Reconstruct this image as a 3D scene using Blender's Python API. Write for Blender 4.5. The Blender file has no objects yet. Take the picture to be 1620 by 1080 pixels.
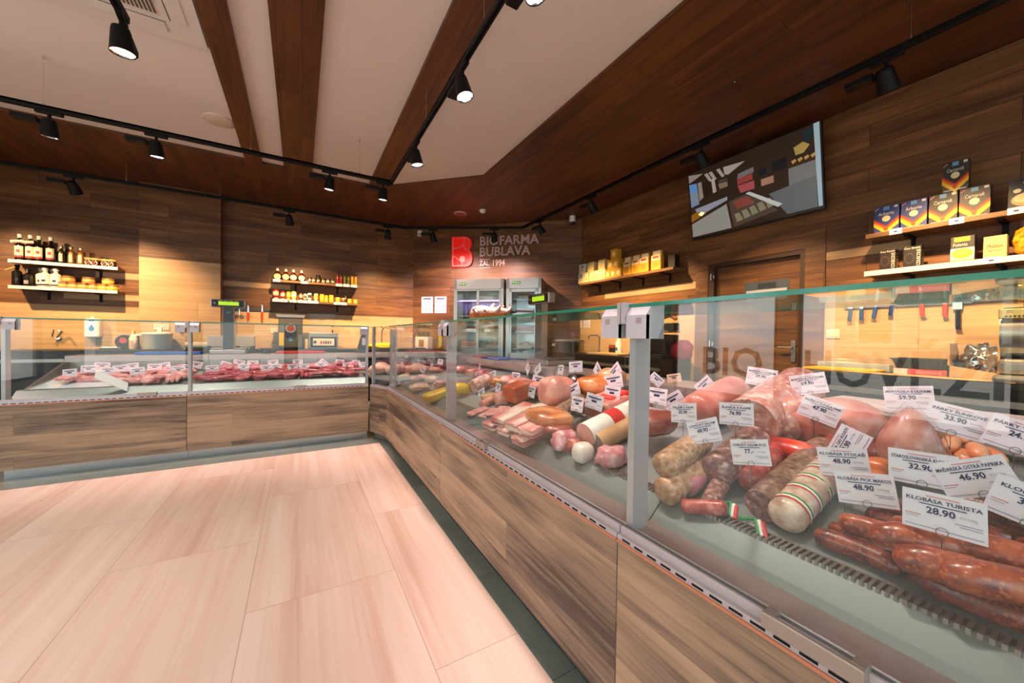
import bpy, bmesh, math, random
from math import sin, cos, pi, radians, sqrt, atan2
from mathutils import Vector, Matrix, noise as mnoise
SC = bpy.context.scene
COL = SC.collection
random.seed(7)
RND = random.Random(11)

# ------------------------------------------------------------------ camera
EYE = 1.15
YAW, PITCH, ROLL, FOC = radians(29.975), radians(-0.737), radians(0.796), 581.2
_F = Vector((sin(YAW)*cos(PITCH), cos(YAW)*cos(PITCH), sin(PITCH)))
_R0 = Vector((cos(YAW), -sin(YAW), 0.0))
_U0 = _R0.cross(_F)
_R = _R0*cos(ROLL) + _U0*sin(ROLL)
_U = _U0*cos(ROLL) - _R0*sin(ROLL)
cam = bpy.data.cameras.new('camera')
cam.sensor_width = 36.0
cam.lens = FOC/1620*36.0
cam.clip_start = 0.02
cam.clip_end = 200
camo = bpy.data.objects.new('camera', cam)
COL.objects.link(camo)
camo.matrix_world = Matrix(((_R.x, _U.x, -_F.x, 0), (_R.y, _U.y, -_F.y, 0), (_R.z, _U.z, -_F.z, EYE), (0, 0, 0, 1)))
SC.camera = camo

# ------------------------------------------------------------------ view, world, daylight
SC.view_settings.view_transform = 'Standard'
SC.view_settings.look = 'None'
SC.view_settings.exposure = EXPOSURE = 0.0
SC.view_settings.gamma = 1.0
SC.view_settings.use_curve_mapping = False
SC.cycles.max_bounces = 8
SC.cycles.diffuse_bounces = 4
SC.cycles.glossy_bounces = 4
SC.cycles.transmission_bounces = 6
SC.cycles.transparent_max_bounces = 24
SC.cycles.sample_clamp_indirect = 6.0
SC.cycles.caustics_reflective = False
SC.cycles.caustics_refractive = False
SC.cycles.use_denoising = True
W = bpy.data.worlds.new('sky')
SC.world = W
W.use_nodes = True
wn = W.node_tree
wn.nodes.clear()
_o = wn.nodes.new('ShaderNodeOutputWorld')
_b = wn.nodes.new('ShaderNodeBackground')
_t = wn.nodes.new('ShaderNodeTexCoord')
_m = wn.nodes.new('ShaderNodeMapping')
_m.inputs['Scale'].default_value = (1, 1, 2.6)
_n = wn.nodes.new('ShaderNodeTexNoise')
_n.inputs['Scale'].default_value = 2.2
_n.inputs['Detail'].default_value = 6
_r = wn.nodes.new('ShaderNodeValToRGB')
_r.color_ramp.elements[0].position = .38
_r.color_ramp.elements[0].color = (.52, .78, .98, 1)
_r.color_ramp.elements[1].position = .62
_r.color_ramp.elements[1].color = (.93, .98, 1, 1)
wn.links.new(_t.outputs['Generated'], _m.inputs['Vector'])
wn.links.new(_m.outputs['Vector'], _n.inputs['Vector'])
wn.links.new(_n.outputs['Fac'], _r.inputs['Fac'])
# below the horizon: added glow in place of sunlit paving, to brighten the ceiling
_s = wn.nodes.new('ShaderNodeSeparateXYZ')
wn.links.new(_t.outputs['Generated'], _s.inputs[0])
_g = wn.nodes.new('ShaderNodeMapRange')
_g.inputs['From Min'].default_value = .02
_g.inputs['From Max'].default_value = -.03
wn.links.new(_s.outputs['Z'], _g.inputs['Value'])
_x = wn.nodes.new('ShaderNodeMix')
_x.data_type = 'RGBA'
_x.inputs[7].default_value = PAVING_GLOW = (.72, .62, .58, 1)
wn.links.new(_g.outputs['Result'], _x.inputs[0])
wn.links.new(_r.outputs['Color'], _x.inputs[6])
wn.links.new(_x.outputs[2], _b.inputs['Color'])
wn.links.new(_b.outputs['Background'], _o.inputs['Surface'])
_b.inputs['Strength'].default_value = SKY = 4.7

def portal(name, loc, rot, sx, sy):
    l = bpy.data.lights.new(name, 'AREA')
    l.shape = 'RECTANGLE'
    l.size, l.size_y = sx, sy
    l.cycles.is_portal = True
    o = bpy.data.objects.new(name, l)
    o.location = loc
    o.rotation_euler = rot
    COL.objects.link(o)
# daylight enters through the shop windows at the side and at the front
portal('window_daylight', (-4.15, 1.2, 1.5), (0, radians(-90), 0), 2.5, 6.2)
portal('window_daylight', (-.6, -2.15, 1.5), (radians(90), 0, 0), 6.6, 2.5)

# room: x to the service wall, y to the meat counter's wall
XR, YL, XL, YF, HC = 4.30, 7.28, -4.2, -2.2, 3.25
CL = Vector((1.93, 7.28, 0))
CR = Vector((4.30, 5.04, 0))

# ------------------------------------------------------------------ pixel -> ray, walls as frames
def ray(px, py):
    return _F + _R*((px-810)/FOC) - _U*((py-540)/FOC)
def onZ(px, py, z):
    d = ray(px, py)
    t = (z-EYE)/d.z
    return Vector((d.x*t, d.y*t, z))
class Frame:
    def __init__(s, o, u):
        s.o = Vector((o[0], o[1], 0))
        s.u = Vector((u[0], u[1], 0)).normalized()
        s.n = Vector((s.u.y, -s.u.x, 0))          # towards the customer
        s.rz = atan2(s.u.y, s.u.x)
    def pt(s, a, d, z):
        v = s.o + s.u*a + s.n*d
        v.z = z
        return v
    def hit(s, px, py, d=0.0):
        r = ray(px, py)
        q = s.o + s.n*d
        t = q.dot(s.n)/r.dot(s.n)
        p = r*t
        p.z += EYE
        return ((p-s.o).dot(s.u), p.z)
LW = Frame((0, YL), (1, 0))
RW = Frame((XR, 0), (0, -1))
BW = Frame((CL.x, CL.y), (CR.x-CL.x, CR.y-CL.y))
LC = Frame((0, 4.31), (1, 0))
RC = Frame((.785, 0), (0, -1))

# ------------------------------------------------------------------ mesh builder
class MB:
    def __init__(s):
        s.v, s.f, s.m, s.s, s.uvs = [], [], [], [], {}
    def add(s, vs, fs, m=0, M=None, sm=False, uvs=None):
        b = len(s.v)
        for p in vs:
            p = Vector(p)
            s.v.append(M @ p if M is not None else p)
        for i, f in enumerate(fs):
            if uvs:
                s.uvs[len(s.f)] = uvs[i]
            s.f.append([b+k for k in f])
            s.m.append(m)
            s.s.append(sm)
        return s
    def box(s, x0, x1, y0, y1, z0, z1, m=0, M=None):
        v = [(x, y, z) for z in (z0, z1) for y in (y0, y1) for x in (x0, x1)]
        return s.add(v, [(0, 2, 3, 1), (4, 5, 7, 6), (0, 1, 5, 4), (2, 6, 7, 3), (0, 4, 6, 2), (1, 3, 7, 5)], m, M)
    def rbox(s, x0, x1, y0, y1, z0, z1, r=.004, m=0, M=None, seg=2):
        bm = bmesh.new()
        bmesh.ops.create_cube(bm, size=1)
        for v in bm.verts:
            v.co = Vector(((x0+x1)/2+v.co.x*(x1-x0), (y0+y1)/2+v.co.y*(y1-y0), (z0+z1)/2+v.co.z*(z1-z0)))
        r = min(r, .49*min(abs(x1-x0), abs(y1-y0), abs(z1-z0)))
        bmesh.ops.bevel(bm, geom=bm.edges[:], offset=r, segments=seg, profile=.5, affect='EDGES')
        bm.verts.index_update()
        s.add([v.co.copy() for v in bm.verts], [[v.index for v in f.verts] for f in bm.faces], m, M)
        bm.free()
        return s
    def prism(s, poly, y0, y1, m=0, M=None, sm=False):      # polygon in xz, extruded along y
        n = len(poly)
        v = [(p[0], y0, p[1]) for p in poly] + [(p[0], y1, p[1]) for p in poly]
        f = [list(range(n)), list(range(2*n-1, n-1, -1))]
        s.add(v, f, m, M)
        return s.add(v, [((i+1) % n, i, n+i, n+(i+1) % n) for i in range(n)], m, M, sm)
    def prismz(s, poly, z0, z1, m=0, M=None):
        n = len(poly)
        v = [(p[0], p[1], z0) for p in poly] + [(p[0], p[1], z1) for p in poly]
        return s.add(v, [list(range(n-1, -1, -1)), list(range(n, 2*n))] + [(i, (i+1) % n, n+(i+1) % n, n+i) for i in range(n)], m, M)
    def lathe(s, prof, n=16, m=0, M=None, sm=True, cap=True):  # (r, z) about z
        v = [(r*cos(2*pi*i/n), r*sin(2*pi*i/n), z) for r, z in prof for i in range(n)]
        k = len(prof)
        f = [(j*n+i, j*n+(i+1) % n, (j+1)*n+(i+1) % n, (j+1)*n+i) for j in range(k-1) for i in range(n)]
        s.add(v, f, m, M, sm)
        if cap:
            s.add(v, [list(range(n-1, -1, -1)), list(range((k-1)*n, k*n))], m, M)
        return s
    def loft(s, path, rad, n=10, m=0, M=None, flat=1.0, cap=True, m_end=None, up=(0, 0, 1), jit=0, seed=0):
        path = [Vector(p) for p in path]
        k = len(path)
        if not hasattr(rad, '__len__'):
            rad = [rad]*k
        v = []
        for j, p in enumerate(path):
            t = (path[min(j+1, k-1)]-path[max(j-1, 0)]).normalized()
            a = t.cross(Vector(up))
            a = a.normalized() if a.length > 1e-4 else Vector((1, 0, 0))
            b = a.cross(t)
            for i in range(n):
                w = 2*pi*i/n
                q = p + (a*cos(w) + b*sin(w)*flat)*rad[j]
                if jit:
                    q += (q-p)*jit*mnoise.noise(q*14 + Vector((seed, seed*2.3, 0)))
                v.append(q)
        s.add(v, [(j*n+(i+1) % n, j*n+i, (j+1)*n+i, (j+1)*n+(i+1) % n) for j in range(k-1) for i in range(n)], m, M, True)
        if cap:
            e = m if m_end is None else m_end
            s.add(v, [list(range(n)), list(range(k*n-1, (k-1)*n-1, -1))], e, M)
        return s
    def cyl(s, a, b, r, n=12, m=0, M=None, r2=None, sm=True, m_end=None):
        a, b = Vector(a), Vector(b)
        up = (0, 0, 1) if abs((b-a).normalized().z) < .95 else (0, 1, 0)
        return s.loft([a, b], [r, r if r2 is None else r2], n, m, M, up=up, m_end=m_end)
    def blob(s, sx, sy, sz, m=0, M=None, sub=3, amp=.12, fr=2.2, seed=0, sq=1.0, flatz=None):
        bm = bmesh.new()
        bmesh.ops.create_icosphere(bm, subdivisions=sub, radius=1)
        sd = Vector((seed*3.1, seed*1.7, seed*2.3))
        vs = []
        for v in bm.verts:
            c = v.co.copy()
            d = 1 + amp*mnoise.noise(c*fr+sd) + amp*.5*mnoise.noise(c*fr*2.3+sd)
            c = Vector([math.copysign(abs(q)**sq, q) for q in c])*d
            z = c.z*sz
            if flatz is not None:
                z = max(z, -flatz)
            vs.append((c.x*sx, c.y*sy, z))
        bm.verts.index_update()
        s.add(vs, [[v.index for v in f.verts] for f in bm.faces], m, M, True)
        bm.free()
        return s
    def poly(s, pts, m=0, M=None):
        return s.add(pts, [list(range(len(pts)))], m, M)
    def rect(s, x0, x1, z0, z1, y, m=0, M=None):               # upright rectangle looking towards -y
        return s.poly([(x0, y, z0), (x1, y, z0), (x1, y, z1), (x0, y, z1)], m, M)
    def disc(s, x, z, rx, rz, y, m=0, n=20, M=None):
        return s.poly([(x+rx*cos(2*pi*i/n), y, z+rz*sin(2*pi*i/n)) for i in range(n)], m, M)
    def mesh(s, name, mats, uvo=(0, 0), swap=False):
        me = bpy.data.meshes.new(name)
        me.from_pydata([tuple(p) for p in s.v], [], s.f)
        mats = mats if isinstance(mats, (list, tuple)) else [mats]
        for q in mats:
            me.materials.append(q)
        me.polygons.foreach_set('material_index', s.m)
        me.polygons.foreach_set('use_smooth', s.s)
        uv = me.uv_layers.new(name='UVMap')
        flat = [0.0]*(2*len(me.loops))
        for p in me.polygons:
            n = p.normal
            given = s.uvs.get(p.index)
            for k, li in enumerate(p.loop_indices):
                if given:
                    a, b = given[k]
                else:
                    c = s.v[me.loops[li].vertex_index]
                    if abs(n.z) > .7:
                        a, b = c.x, c.y
                    elif abs(n.y) >= abs(n.x):
                        a, b = c.x, c.z
                    else:
                        a, b = c.y, c.z
                    if swap:
                        a, b = b, a
                flat[2*li], flat[2*li+1] = a+uvo[0], b+uvo[1]
        uv.data.foreach_set('uv', flat)
        me.update()
        return me
    def build(s, name, mats, parent=None, loc=None, rz=None, uvo=(0, 0), swap=False, label=None):
        o = bpy.data.objects.new(name, s.mesh(name, mats, uvo, swap))
        COL.objects.link(o)
        if parent is not None:
            o.parent = parent
        if loc is not None:
            o.location = loc
        if rz is not None:
            o.rotation_euler = (0, 0, rz)
        if label:
            o['label'] = label
        return o

def tag(o, label, cat, group=None):
    o['label'] = label
    o['category'] = cat
    if group:
        o['group'] = group
    return o
def thing(name, label, cat, loc=(0, 0, 0), rz=0.0, group=None):
    o = bpy.data.objects.new(name, None)
    o.empty_display_size = .05
    COL.objects.link(o)
    o.location = loc
    o.rotation_euler = (0, 0, rz)
    return tag(o, label, cat, group)
def struct(o):
    o['kind'] = 'structure'
    return o
def inst(name, me, parent=None, loc=(0, 0, 0), rot=(0, 0, 0), sc=(1, 1, 1)):
    o = bpy.data.objects.new(name, me)
    COL.objects.link(o)
    o.parent = parent
    o.location = loc
    o.rotation_euler = rot
    o.scale = sc
    return o
def copy_tree(o, parent=None):
    c = o.copy()
    COL.objects.link(c)
    c.parent = parent
    for ch in list(o.children):
        copy_tree(ch, c)
    return c
ORD = ('first second third fourth fifth sixth seventh eighth ninth tenth eleventh twelfth thirteenth fourteenth fifteenth sixteenth '
       'seventeenth eighteenth nineteenth twentieth').split()
ORD += ['twenty-'+w for w in ORD[:9]] + ['thirtieth'] + ['thirty-'+w for w in ORD[:9]]

_TX = {}
def text_mesh(t, size, mat, depth=0.0, align='CENTER', bold=0.0):
    k = (t, round(size, 5), mat.name, depth, align, bold)
    if k not in _TX:
        c = bpy.data.curves.new('lettering', 'FONT')
        c.body = t
        c.size = size
        c.align_x = align
        c.align_y = 'CENTER'
        c.extrude = depth
        c.offset = bold*size
        c.resolution_u = 2
        o = bpy.data.objects.new('lettering', c)
        COL.objects.link(o)
        bpy.context.view_layer.update()
        me = bpy.data.meshes.new_from_object(o.evaluated_get(bpy.context.evaluated_depsgraph_get()))
        me.name = 'lettering'
        me.materials.clear()
        me.materials.append(mat)
        bpy.data.objects.remove(o)
        bpy.data.curves.remove(c)
        _TX[k] = me
    return _TX[k]
def letter(t, size, mat, parent, loc, rot=(pi/2, 0, 0), depth=0.0, align='CENTER', name='lettering', wid=None, bold=0.0):
    me = text_mesh(t, size, mat, depth, align, bold)
    sx = 1.0
    if wid:
        xs = [v.co.x for v in me.vertices]
        if xs:
            sx = wid/(max(xs)-min(xs))
    return inst(name, me, parent, loc, rot, (sx, 1, 1))
# ------------------------------------------------------------------ materials
def lin(h):
    if isinstance(h, str):
        c = [int(h[i:i+2], 16)/255 for i in (0, 2, 4)]
        return tuple(x/12.92 if x <= .04045 else ((x+.055)/1.055)**2.4 for x in c) + (1,)
    return tuple(h) + (1,)
def new_mat(name):
    m = bpy.data.materials.new(name)
    m.use_nodes = True
    nt = m.node_tree
    return m, nt, nt.nodes['Principled BSDF']
_PM = {}
def M_(name, col, rough=.5, metal=0.0, spec=.5, emit=0.0, alpha=1.0, coat=0.0, sub=0.0):
    if name in _PM:
        return _PM[name]
    m, nt, p = new_mat(name)
    c = lin(col)
    p.inputs['Base Color'].default_value = c
    p.inputs['Roughness'].default_value = rough
    p.inputs['Metallic'].default_value = metal
    p.inputs['Specular IOR Level'].default_value = spec
    p.inputs['Coat Weight'].default_value = coat
    if emit:
        p.inputs['Emission Color'].default_value = c
        p.inputs['Emission Strength'].default_value = emit
    if alpha < 1:
        p.inputs['Alpha'].default_value = alpha
    _PM[name] = m
    return m
def N(nt, t, **kw):
    n = nt.nodes.new(t)
    for k, v in kw.items():
        setattr(n, k, v)
    return n
def mth(nt, op, a, b=None, c=None):
    n = N(nt, 'ShaderNodeMath', operation=op)
    for i, x in enumerate((a, b, c)):
        if x is None:
            continue
        if isinstance(x, (int, float)):
            n.inputs[i].default_value = x
        else:
            nt.links.new(x, n.inputs[i])
    return n.outputs[0]
def ramp(nt, fac, stops):
    r = N(nt, 'ShaderNodeValToRGB')
    e = r.color_ramp.elements
    while len(e) > 1:
        e.remove(e[-1])
    e[0].position, e[0].color = stops[0][0], lin(stops[0][1])
    for p, c in stops[1:]:
        x = e.new(p)
        x.color = lin(c)
    nt.links.new(fac, r.inputs['Fac'])
    return r.outputs['Color']
def wood(name, stops, plank=(1.25, .19), rough=.42, vari=.4, gscale=(1.3, 26), seam=.0016, offset=.37, seed=0.0, bump=.12, big=.25, seamcol='1a0f08', spec=.4):
    m, nt, p = new_mat(name)
    L = nt.links.new
    uv = N(nt, 'ShaderNodeUVMap')
    br = N(nt, 'ShaderNodeTexBrick', offset=offset, offset_frequency=2)
    br.inputs['Color1'].default_value = (0, 0, 0, 1)
    br.inputs['Color2'].default_value = (1, 1, 1, 1)
    br.inputs['Mortar'].default_value = (.5, .5, .5, 1)
    br.inputs['Scale'].default_value = 1
    br.inputs['Mortar Size'].default_value = seam
    br.inputs['Mortar Smooth'].default_value = 0
    br.inputs['Bias'].default_value = 0
    br.inputs['Brick Width'].default_value = plank[0]
    br.inputs['Row Height'].default_value = plank[1]
    L(uv.outputs['UV'], br.inputs['Vector'])
    sx = N(nt, 'ShaderNodeSeparateXYZ')
    L(uv.outputs['UV'], sx.inputs[0])
    rnd = N(nt, 'ShaderNodeSeparateColor')
    L(br.outputs['Color'], rnd.inputs[0])
    rv = rnd.outputs[0]
    def nz(su, sv, det, dist, k):
        c = N(nt, 'ShaderNodeCombineXYZ')
        L(mth(nt, 'MULTIPLY_ADD', sx.outputs[0], su, mth(nt, 'MULTIPLY', rv, 17.3+k)), c.inputs[0])
        L(mth(nt, 'MULTIPLY_ADD', sx.outputs[1], sv, mth(nt, 'MULTIPLY', rv, 9.1)), c.inputs[1])
        L(mth(nt, 'MULTIPLY_ADD', rv, 31.0, seed+k), c.inputs[2])
        n = N(nt, 'ShaderNodeTexNoise')
        n.inputs['Scale'].default_value = 1
        n.inputs['Detail'].default_value = det
        n.inputs['Roughness'].default_value = .66
        n.inputs['Distortion'].default_value = dist
        L(c.outputs[0], n.inputs['Vector'])
        return n.outputs['Fac']
    g1 = nz(gscale[0], gscale[1], 7, .9, 0)
    g2 = nz(gscale[0]*.55, gscale[1]*.22, 3, .5, 4.4)
    g3 = nz(gscale[0]*2.2, gscale[1]*5, 3, 0, 8.8)
    f = mth(nt, 'ADD', mth(nt, 'MULTIPLY_ADD', g1, .62, -.31), mth(nt, 'MULTIPLY_ADD', g2, .9, -.45))
    f = mth(nt, 'ADD', f, mth(nt, 'MULTIPLY_ADD', g3, big, -big/2))
    f = mth(nt, 'ADD', mth(nt, 'ADD', f, .5), mth(nt, 'MULTIPLY_ADD', rv, vari, -vari/2))
    col = ramp(nt, f, stops)
    mx = N(nt, 'ShaderNodeMix', data_type='RGBA')
    L(br.outputs['Fac'], mx.inputs[0])
    L(col, mx.inputs[6])
    mx.inputs[7].default_value = lin(seamcol)
    L(mx.outputs[2], p.inputs['Base Color'])
    p.inputs['Roughness'].default_value = rough
    p.inputs['Specular IOR Level'].default_value = spec
    if bump:
        b = N(nt, 'ShaderNodeBump')
        b.inputs['Strength'].default_value = bump
        b.inputs['Distance'].default_value = .004
        L(f, b.inputs['Height'])
        L(b.outputs[0], p.inputs['Normal'])
    return m
def noisy(name, stops, scale=8, det=4, rough=.5, metal=0.0, stretch=(1, 1, 1), bump=0.0, spec=.5, coat=0.0, dist=0.0, vor=0.0, per_obj=True, sss=0.0):
    """noise-coloured stuff in object space, shifted for every object"""
    m, nt, p = new_mat(name)
    L = nt.links.new
    tc = N(nt, 'ShaderNodeTexCoord')
    mp = N(nt, 'ShaderNodeMapping')
    mp.inputs['Scale'].default_value = stretch
    L(tc.outputs['Object'], mp.inputs['Vector'])
    vec = mp.outputs[0]
    if per_obj:
        oi = N(nt, 'ShaderNodeObjectInfo')
        va = N(nt, 'ShaderNodeVectorMath', operation='ADD')
        L(vec, va.inputs[0])
        sc = N(nt, 'ShaderNodeVectorMath', operation='SCALE')
        sc.inputs[0].default_value = (7.3, 3.1, 5.7)
        L(oi.outputs['Random'], sc.inputs['Scale'])
        L(sc.outputs[0], va.inputs[1])
        vec = va.outputs[0]
    n = N(nt, 'ShaderNodeTexNoise')
    n.inputs['Scale'].default_value = scale
    n.inputs['Detail'].default_value = det
    n.inputs['Distortion'].default_value = dist
    L(vec, n.inputs['Vector'])
    f = n.outputs['Fac']
    if vor:
        v = N(nt, 'ShaderNodeTexVoronoi')
        v.inputs['Scale'].default_value = vor
        L(vec, v.inputs['Vector'])
        sp = mth(nt, 'LESS_THAN', v.outputs['Distance'], .33)
        f = mth(nt, 'ADD', f, mth(nt, 'MULTIPLY', sp, .35))
    L(ramp(nt, f, stops), p.inputs['Base Color'])
    p.inputs['Roughness'].default_value = rough
    p.inputs['Metallic'].default_value = metal
    p.inputs['Specular IOR Level'].default_value = spec
    p.inputs['Coat Weight'].default_value = coat
    p.inputs['Coat Roughness'].default_value = .15
    if bump:
        b = N(nt, 'ShaderNodeBump')
        b.inputs['Strength'].default_value = bump
        b.inputs['Distance'].default_value = .003
        L(f, b.inputs['Height'])
        L(b.outputs[0], p.inputs['Normal'])
    return m
def glassy(name, tint, ior=1.45, rough=0.0):
    m = bpy.data.materials.new(name)
    m.use_nodes = True
    nt = m.node_tree
    nt.nodes.clear()
    o = N(nt, 'ShaderNodeOutputMaterial')
    mx = N(nt, 'ShaderNodeMixShader')
    fr = N(nt, 'ShaderNodeFresnel')
    ge = N(nt, 'ShaderNodeNewGeometry')     # a thin pane reflects alike from both of its faces
    nt.links.new(mth(nt, 'MULTIPLY_ADD', ge.outputs['Backfacing'], 1/ior-ior, ior), fr.inputs['IOR'])
    t = N(nt, 'ShaderNodeBsdfTransparent')
    t.inputs['Color'].default_value = lin(tint)
    g = N(nt, 'ShaderNodeBsdfGlossy')
    g.inputs['Roughness'].default_value = rough
    g.inputs['Color'].default_value = (1, 1, 1, 1)
    nt.links.new(fr.outputs[0], mx.inputs[0])
    nt.links.new(t.outputs[0], mx.inputs[1])
    nt.links.new(g.outputs[0], mx.inputs[2])
    nt.links.new(mx.outputs[0], o.inputs[0])
    return m
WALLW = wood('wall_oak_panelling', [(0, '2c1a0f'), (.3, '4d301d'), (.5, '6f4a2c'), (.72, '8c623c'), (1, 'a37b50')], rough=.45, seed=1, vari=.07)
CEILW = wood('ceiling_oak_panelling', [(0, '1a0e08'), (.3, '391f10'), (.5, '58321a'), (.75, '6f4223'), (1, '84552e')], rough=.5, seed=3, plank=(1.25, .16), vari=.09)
BIRCH = wood('pale_birch_panelling', [(0, '9a7850'), (.35, 'b4916a'), (.6, 'c5a47b'), (1, 'd6ba92')], rough=.5, vari=.1, seed=5, plank=(2.5, .55), gscale=(1.0, 34), bump=.05, seamcol='8a6f4b')
CASEW = wood('weathered_oak_panel', [(0, '302824'), (.34, '584a41'), (.47, '877361'), (.62, 'a98e74'), (1, 'bea78e')], rough=.5, vari=.12, seed=8, plank=(2.2, .165), seam=.0004, gscale=(1.1, 15), big=.34, spec=.35)
FLOORT = wood('travertine_floor_tile', [(0, 'a88a78'), (.32, 'c3a796'), (.46, 'cfb9a9'), (.62, 'd6c4b6'), (1, 'e0d3c8')], rough=.32, vari=.12, seed=2, plank=(1.25, .6), offset=.5, gscale=(.55, 17), seam=.0016, big=.2, bump=.02, seamcol='ac9686', spec=.4)
BORDER = wood('grey_green_border_tile', [(0, '4d5750'), (.5, '66716a'), (1, '7e8780')], rough=.35, vari=.15, seed=6, plank=(.6, 5), gscale=(3, 9), bump=.03, seamcol='3d443f')
PAINT = noisy('ceiling_paint', [(0, 'dccfc4'), (1, 'e2d6cc')], scale=3, rough=.85, per_obj=False)
WPAINT = M_('window_wall_paint', 'cbbfb0', .8)
SHELFW = wood('shelf_oak', [(0, '4a3320'), (.5, '7a5937'), (1, '9a7850')], rough=.45, plank=(3, .4), seed=9)
STEEL = noisy('brushed_stainless_steel', [(0, 'a8a8a6'), (1, 'c9c9c6')], scale=6, rough=.28, metal=1.0, stretch=(1, 1, 40), per_obj=False)
STEELD = M_('satin_steel', 'b0aca9', .38, .9)
ALU = M_('lilac_grey_aluminium', 'c2bcc0', .4, .3)
CHROME = M_('polished_metal', 'd8d8d8', .12, 1.0)
BLACK = M_('black_metal', '08080a', .55, 0, .2)
BLACKP = M_('black_plastic', '121214', .4)
DARK = M_('dark_gap', '0a0807', .9)
DGREY = M_('dark_grey_plastic', '3a3f45', .45)
MGREY = M_('mid_grey_plastic', '7c7c7c', .5)
LILAC = M_('pale_grey_plastic_cover', 'c9c6cf', .4)
WHITE = M_('white_plastic', 'e9e6e0', .4)
PAPER = M_('white_paper', 'dcd5df', .7)
INK = M_('navy_ink', '1e2152', .8)
REDINK = M_('red_ink', 'd05a62', .8)
GREYINK = M_('grey_ink', '8a86a0', .8)
COPPER = M_('copper_edge_strip', 'c98463', .45, .2)
GLASS = glassy('case_glass', (.95, .985, .975))
GLASSE = M_('green_glass_edge', '2f8a72', .15, 0, .6)
CLEAR = glassy('clear_film', (.97, .97, .98), 1.3, .12)
SHELFG = glassy('shelf_glass', (.86, .95, .91))
LEDW = M_('warm_lamp_lens', (1.0, .72, .36), .4, emit=6)
LEDP = M_('pinkish_lamp_lens', (1.0, .74, .78), .4, emit=5)
FLAT = {}
def C(h, rough=.5, **k):
    return M_('colour_'+h, h, rough, **k)
# ------------------------------------------------------------------ floor, ceiling, walls
b = MB()
fx0, fx1, fy0, fy1 = -4.2, .738, YF, 4.08
b.add([(fx0, fy0, 0), (fx1, fy0, 0), (fx1, fy1, 0), (fx0, fy1, 0)], [(0, 1, 2, 3)], 0, None, False,
      [[(y+3.17, x+.79+6) for x, y in ((fx0, fy0), (fx1, fy0), (fx1, fy1), (fx0, fy1))]])
for (x0, x1, y0, y1) in ((.738, 4.3, YF, 4.08), (-4.2, 4.3, 4.08, 7.3)):
    b.add([(x0, y0, 0), (x1, y0, 0), (x1, y1, 0), (x0, y1, 0)], [(0, 1, 2, 3)], 1, None, False,
          [[(y, x) for x, y in ((x0, y0), (x1, y0), (x1, y1), (x0, y1))]])
struct(b.build('floor', [FLOORT, BORDER]))

def wallrects(name, fr, s0, s1, z1, pale, holes=(), thick=.1, extra=None):
    """upright wall in a frame, split into rectangles at the holes and the pale panels"""
    xs = sorted({s0, s1} | {min(max(q, s0), s1) for p in list(pale)+list(holes) for q in p[:2]})
    zs = sorted({0, z1} | {q for p in list(pale)+list(holes) for q in p[2:4]})
    b = MB()
    for i in range(len(xs)-1):
        for k in range(len(zs)-1):
            cx, cz = (xs[i]+xs[i+1])/2, (zs[k]+zs[k+1])/2
            if any(h[0] < cx < h[1] and h[2] < cz < h[3] for h in holes):
                continue
            m = 1 if any(h[0] < cx < h[1] and h[2] < cz < h[3] for h in pale) else 0
            b.rect(xs[i], xs[i+1], zs[k], zs[k+1], 0, m)
            b.add([(xs[i], thick, zs[k]), (xs[i+1], thick, zs[k]), (xs[i+1], thick, zs[k+1]), (xs[i], thick, zs[k+1])], [(3, 2, 1, 0)], 0)
    for h in holes:
        a0, a1, c0, c1 = h
        b.add([(x, y, z) for y in (0, thick) for x, z in ((a0, c0), (a1, c0), (a1, c1), (a0, c1))],
              [(0, 1, 5, 4), (1, 2, 6, 5), (2, 3, 7, 6), (3, 0, 4, 7)], 0)
    o = b.build(name, [WALLW, BIRCH] if extra is None else extra, None, fr.o, fr.rz)
    return struct(o)
wallrects('wall_back', LW, -4.25, 1.93, HC+.03, [(-4.25, 1.93, 0, 1.495), (-2.45, -1.97, 1.89, 1.975), (-2.75, -1.97, 1.585, 1.667), (-1.06, -.15, 1.89, 1.972)])
wallrects('wall_corner', BW, 0, (CR-CL).length, HC+.03, [])
wallrects('wall_right', RW, -5.04, 2.2, HC+.03, [(-5.04, -2.85, 0, 1.505), (-4.445, -2.85, 1.79, 1.875), (-1.54, -.95, 1.91, 1.985), (-1.54, 2.2, 0, 1.565)],
          [(-2.69, -1.70, 0, 2.055)])
# shop window walls beside and behind the customer
LWIN = [(-1.8, .35), (.6, 2.4), (2.62, 4.3)]
FWIN = [(-3.9, -2.2), (-2.0, -.3), (-.1, 1.5), (1.7, 3.2)]
FL = Frame((XL, 0), (0, 1))
FF = Frame((0, YF), (-1, 0))
wallrects('wall_left', FL, YF, YL, HC+.03, [], [(a, c, .25, 2.75) for a, c in LWIN], .15, [WPAINT, WPAINT])
wallrects('wall_front', FF, -XR, -XL, HC+.03, [], [(-c, -a, .25, 2.75) for a, c in FWIN], .15, [WPAINT, WPAINT])
FRAMEG = M_('dark_window_frame', '2b2c2e', .5)
k = 0
for fr, lst in ((FL, LWIN), (FF, [(-c, -a) for a, c in FWIN])):
    for a, c in lst:
        k += 1
        b = MB()
        for q in ((a, a+.05, .25, 2.75), (c-.05, c, .25, 2.75), (a, c, .25, .3), (a, c, 2.7, 2.75), (a, c, 2.18, 2.23)):
            b.box(q[0], q[1], .03, .09, q[2], q[3])
        w = struct(b.build('window_%d' % k, FRAMEG, None, fr.o, fr.rz))
        MB().box(a+.05, c-.05, .055, .061, .3, 2.7).build('pane', GLASS, w)
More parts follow.
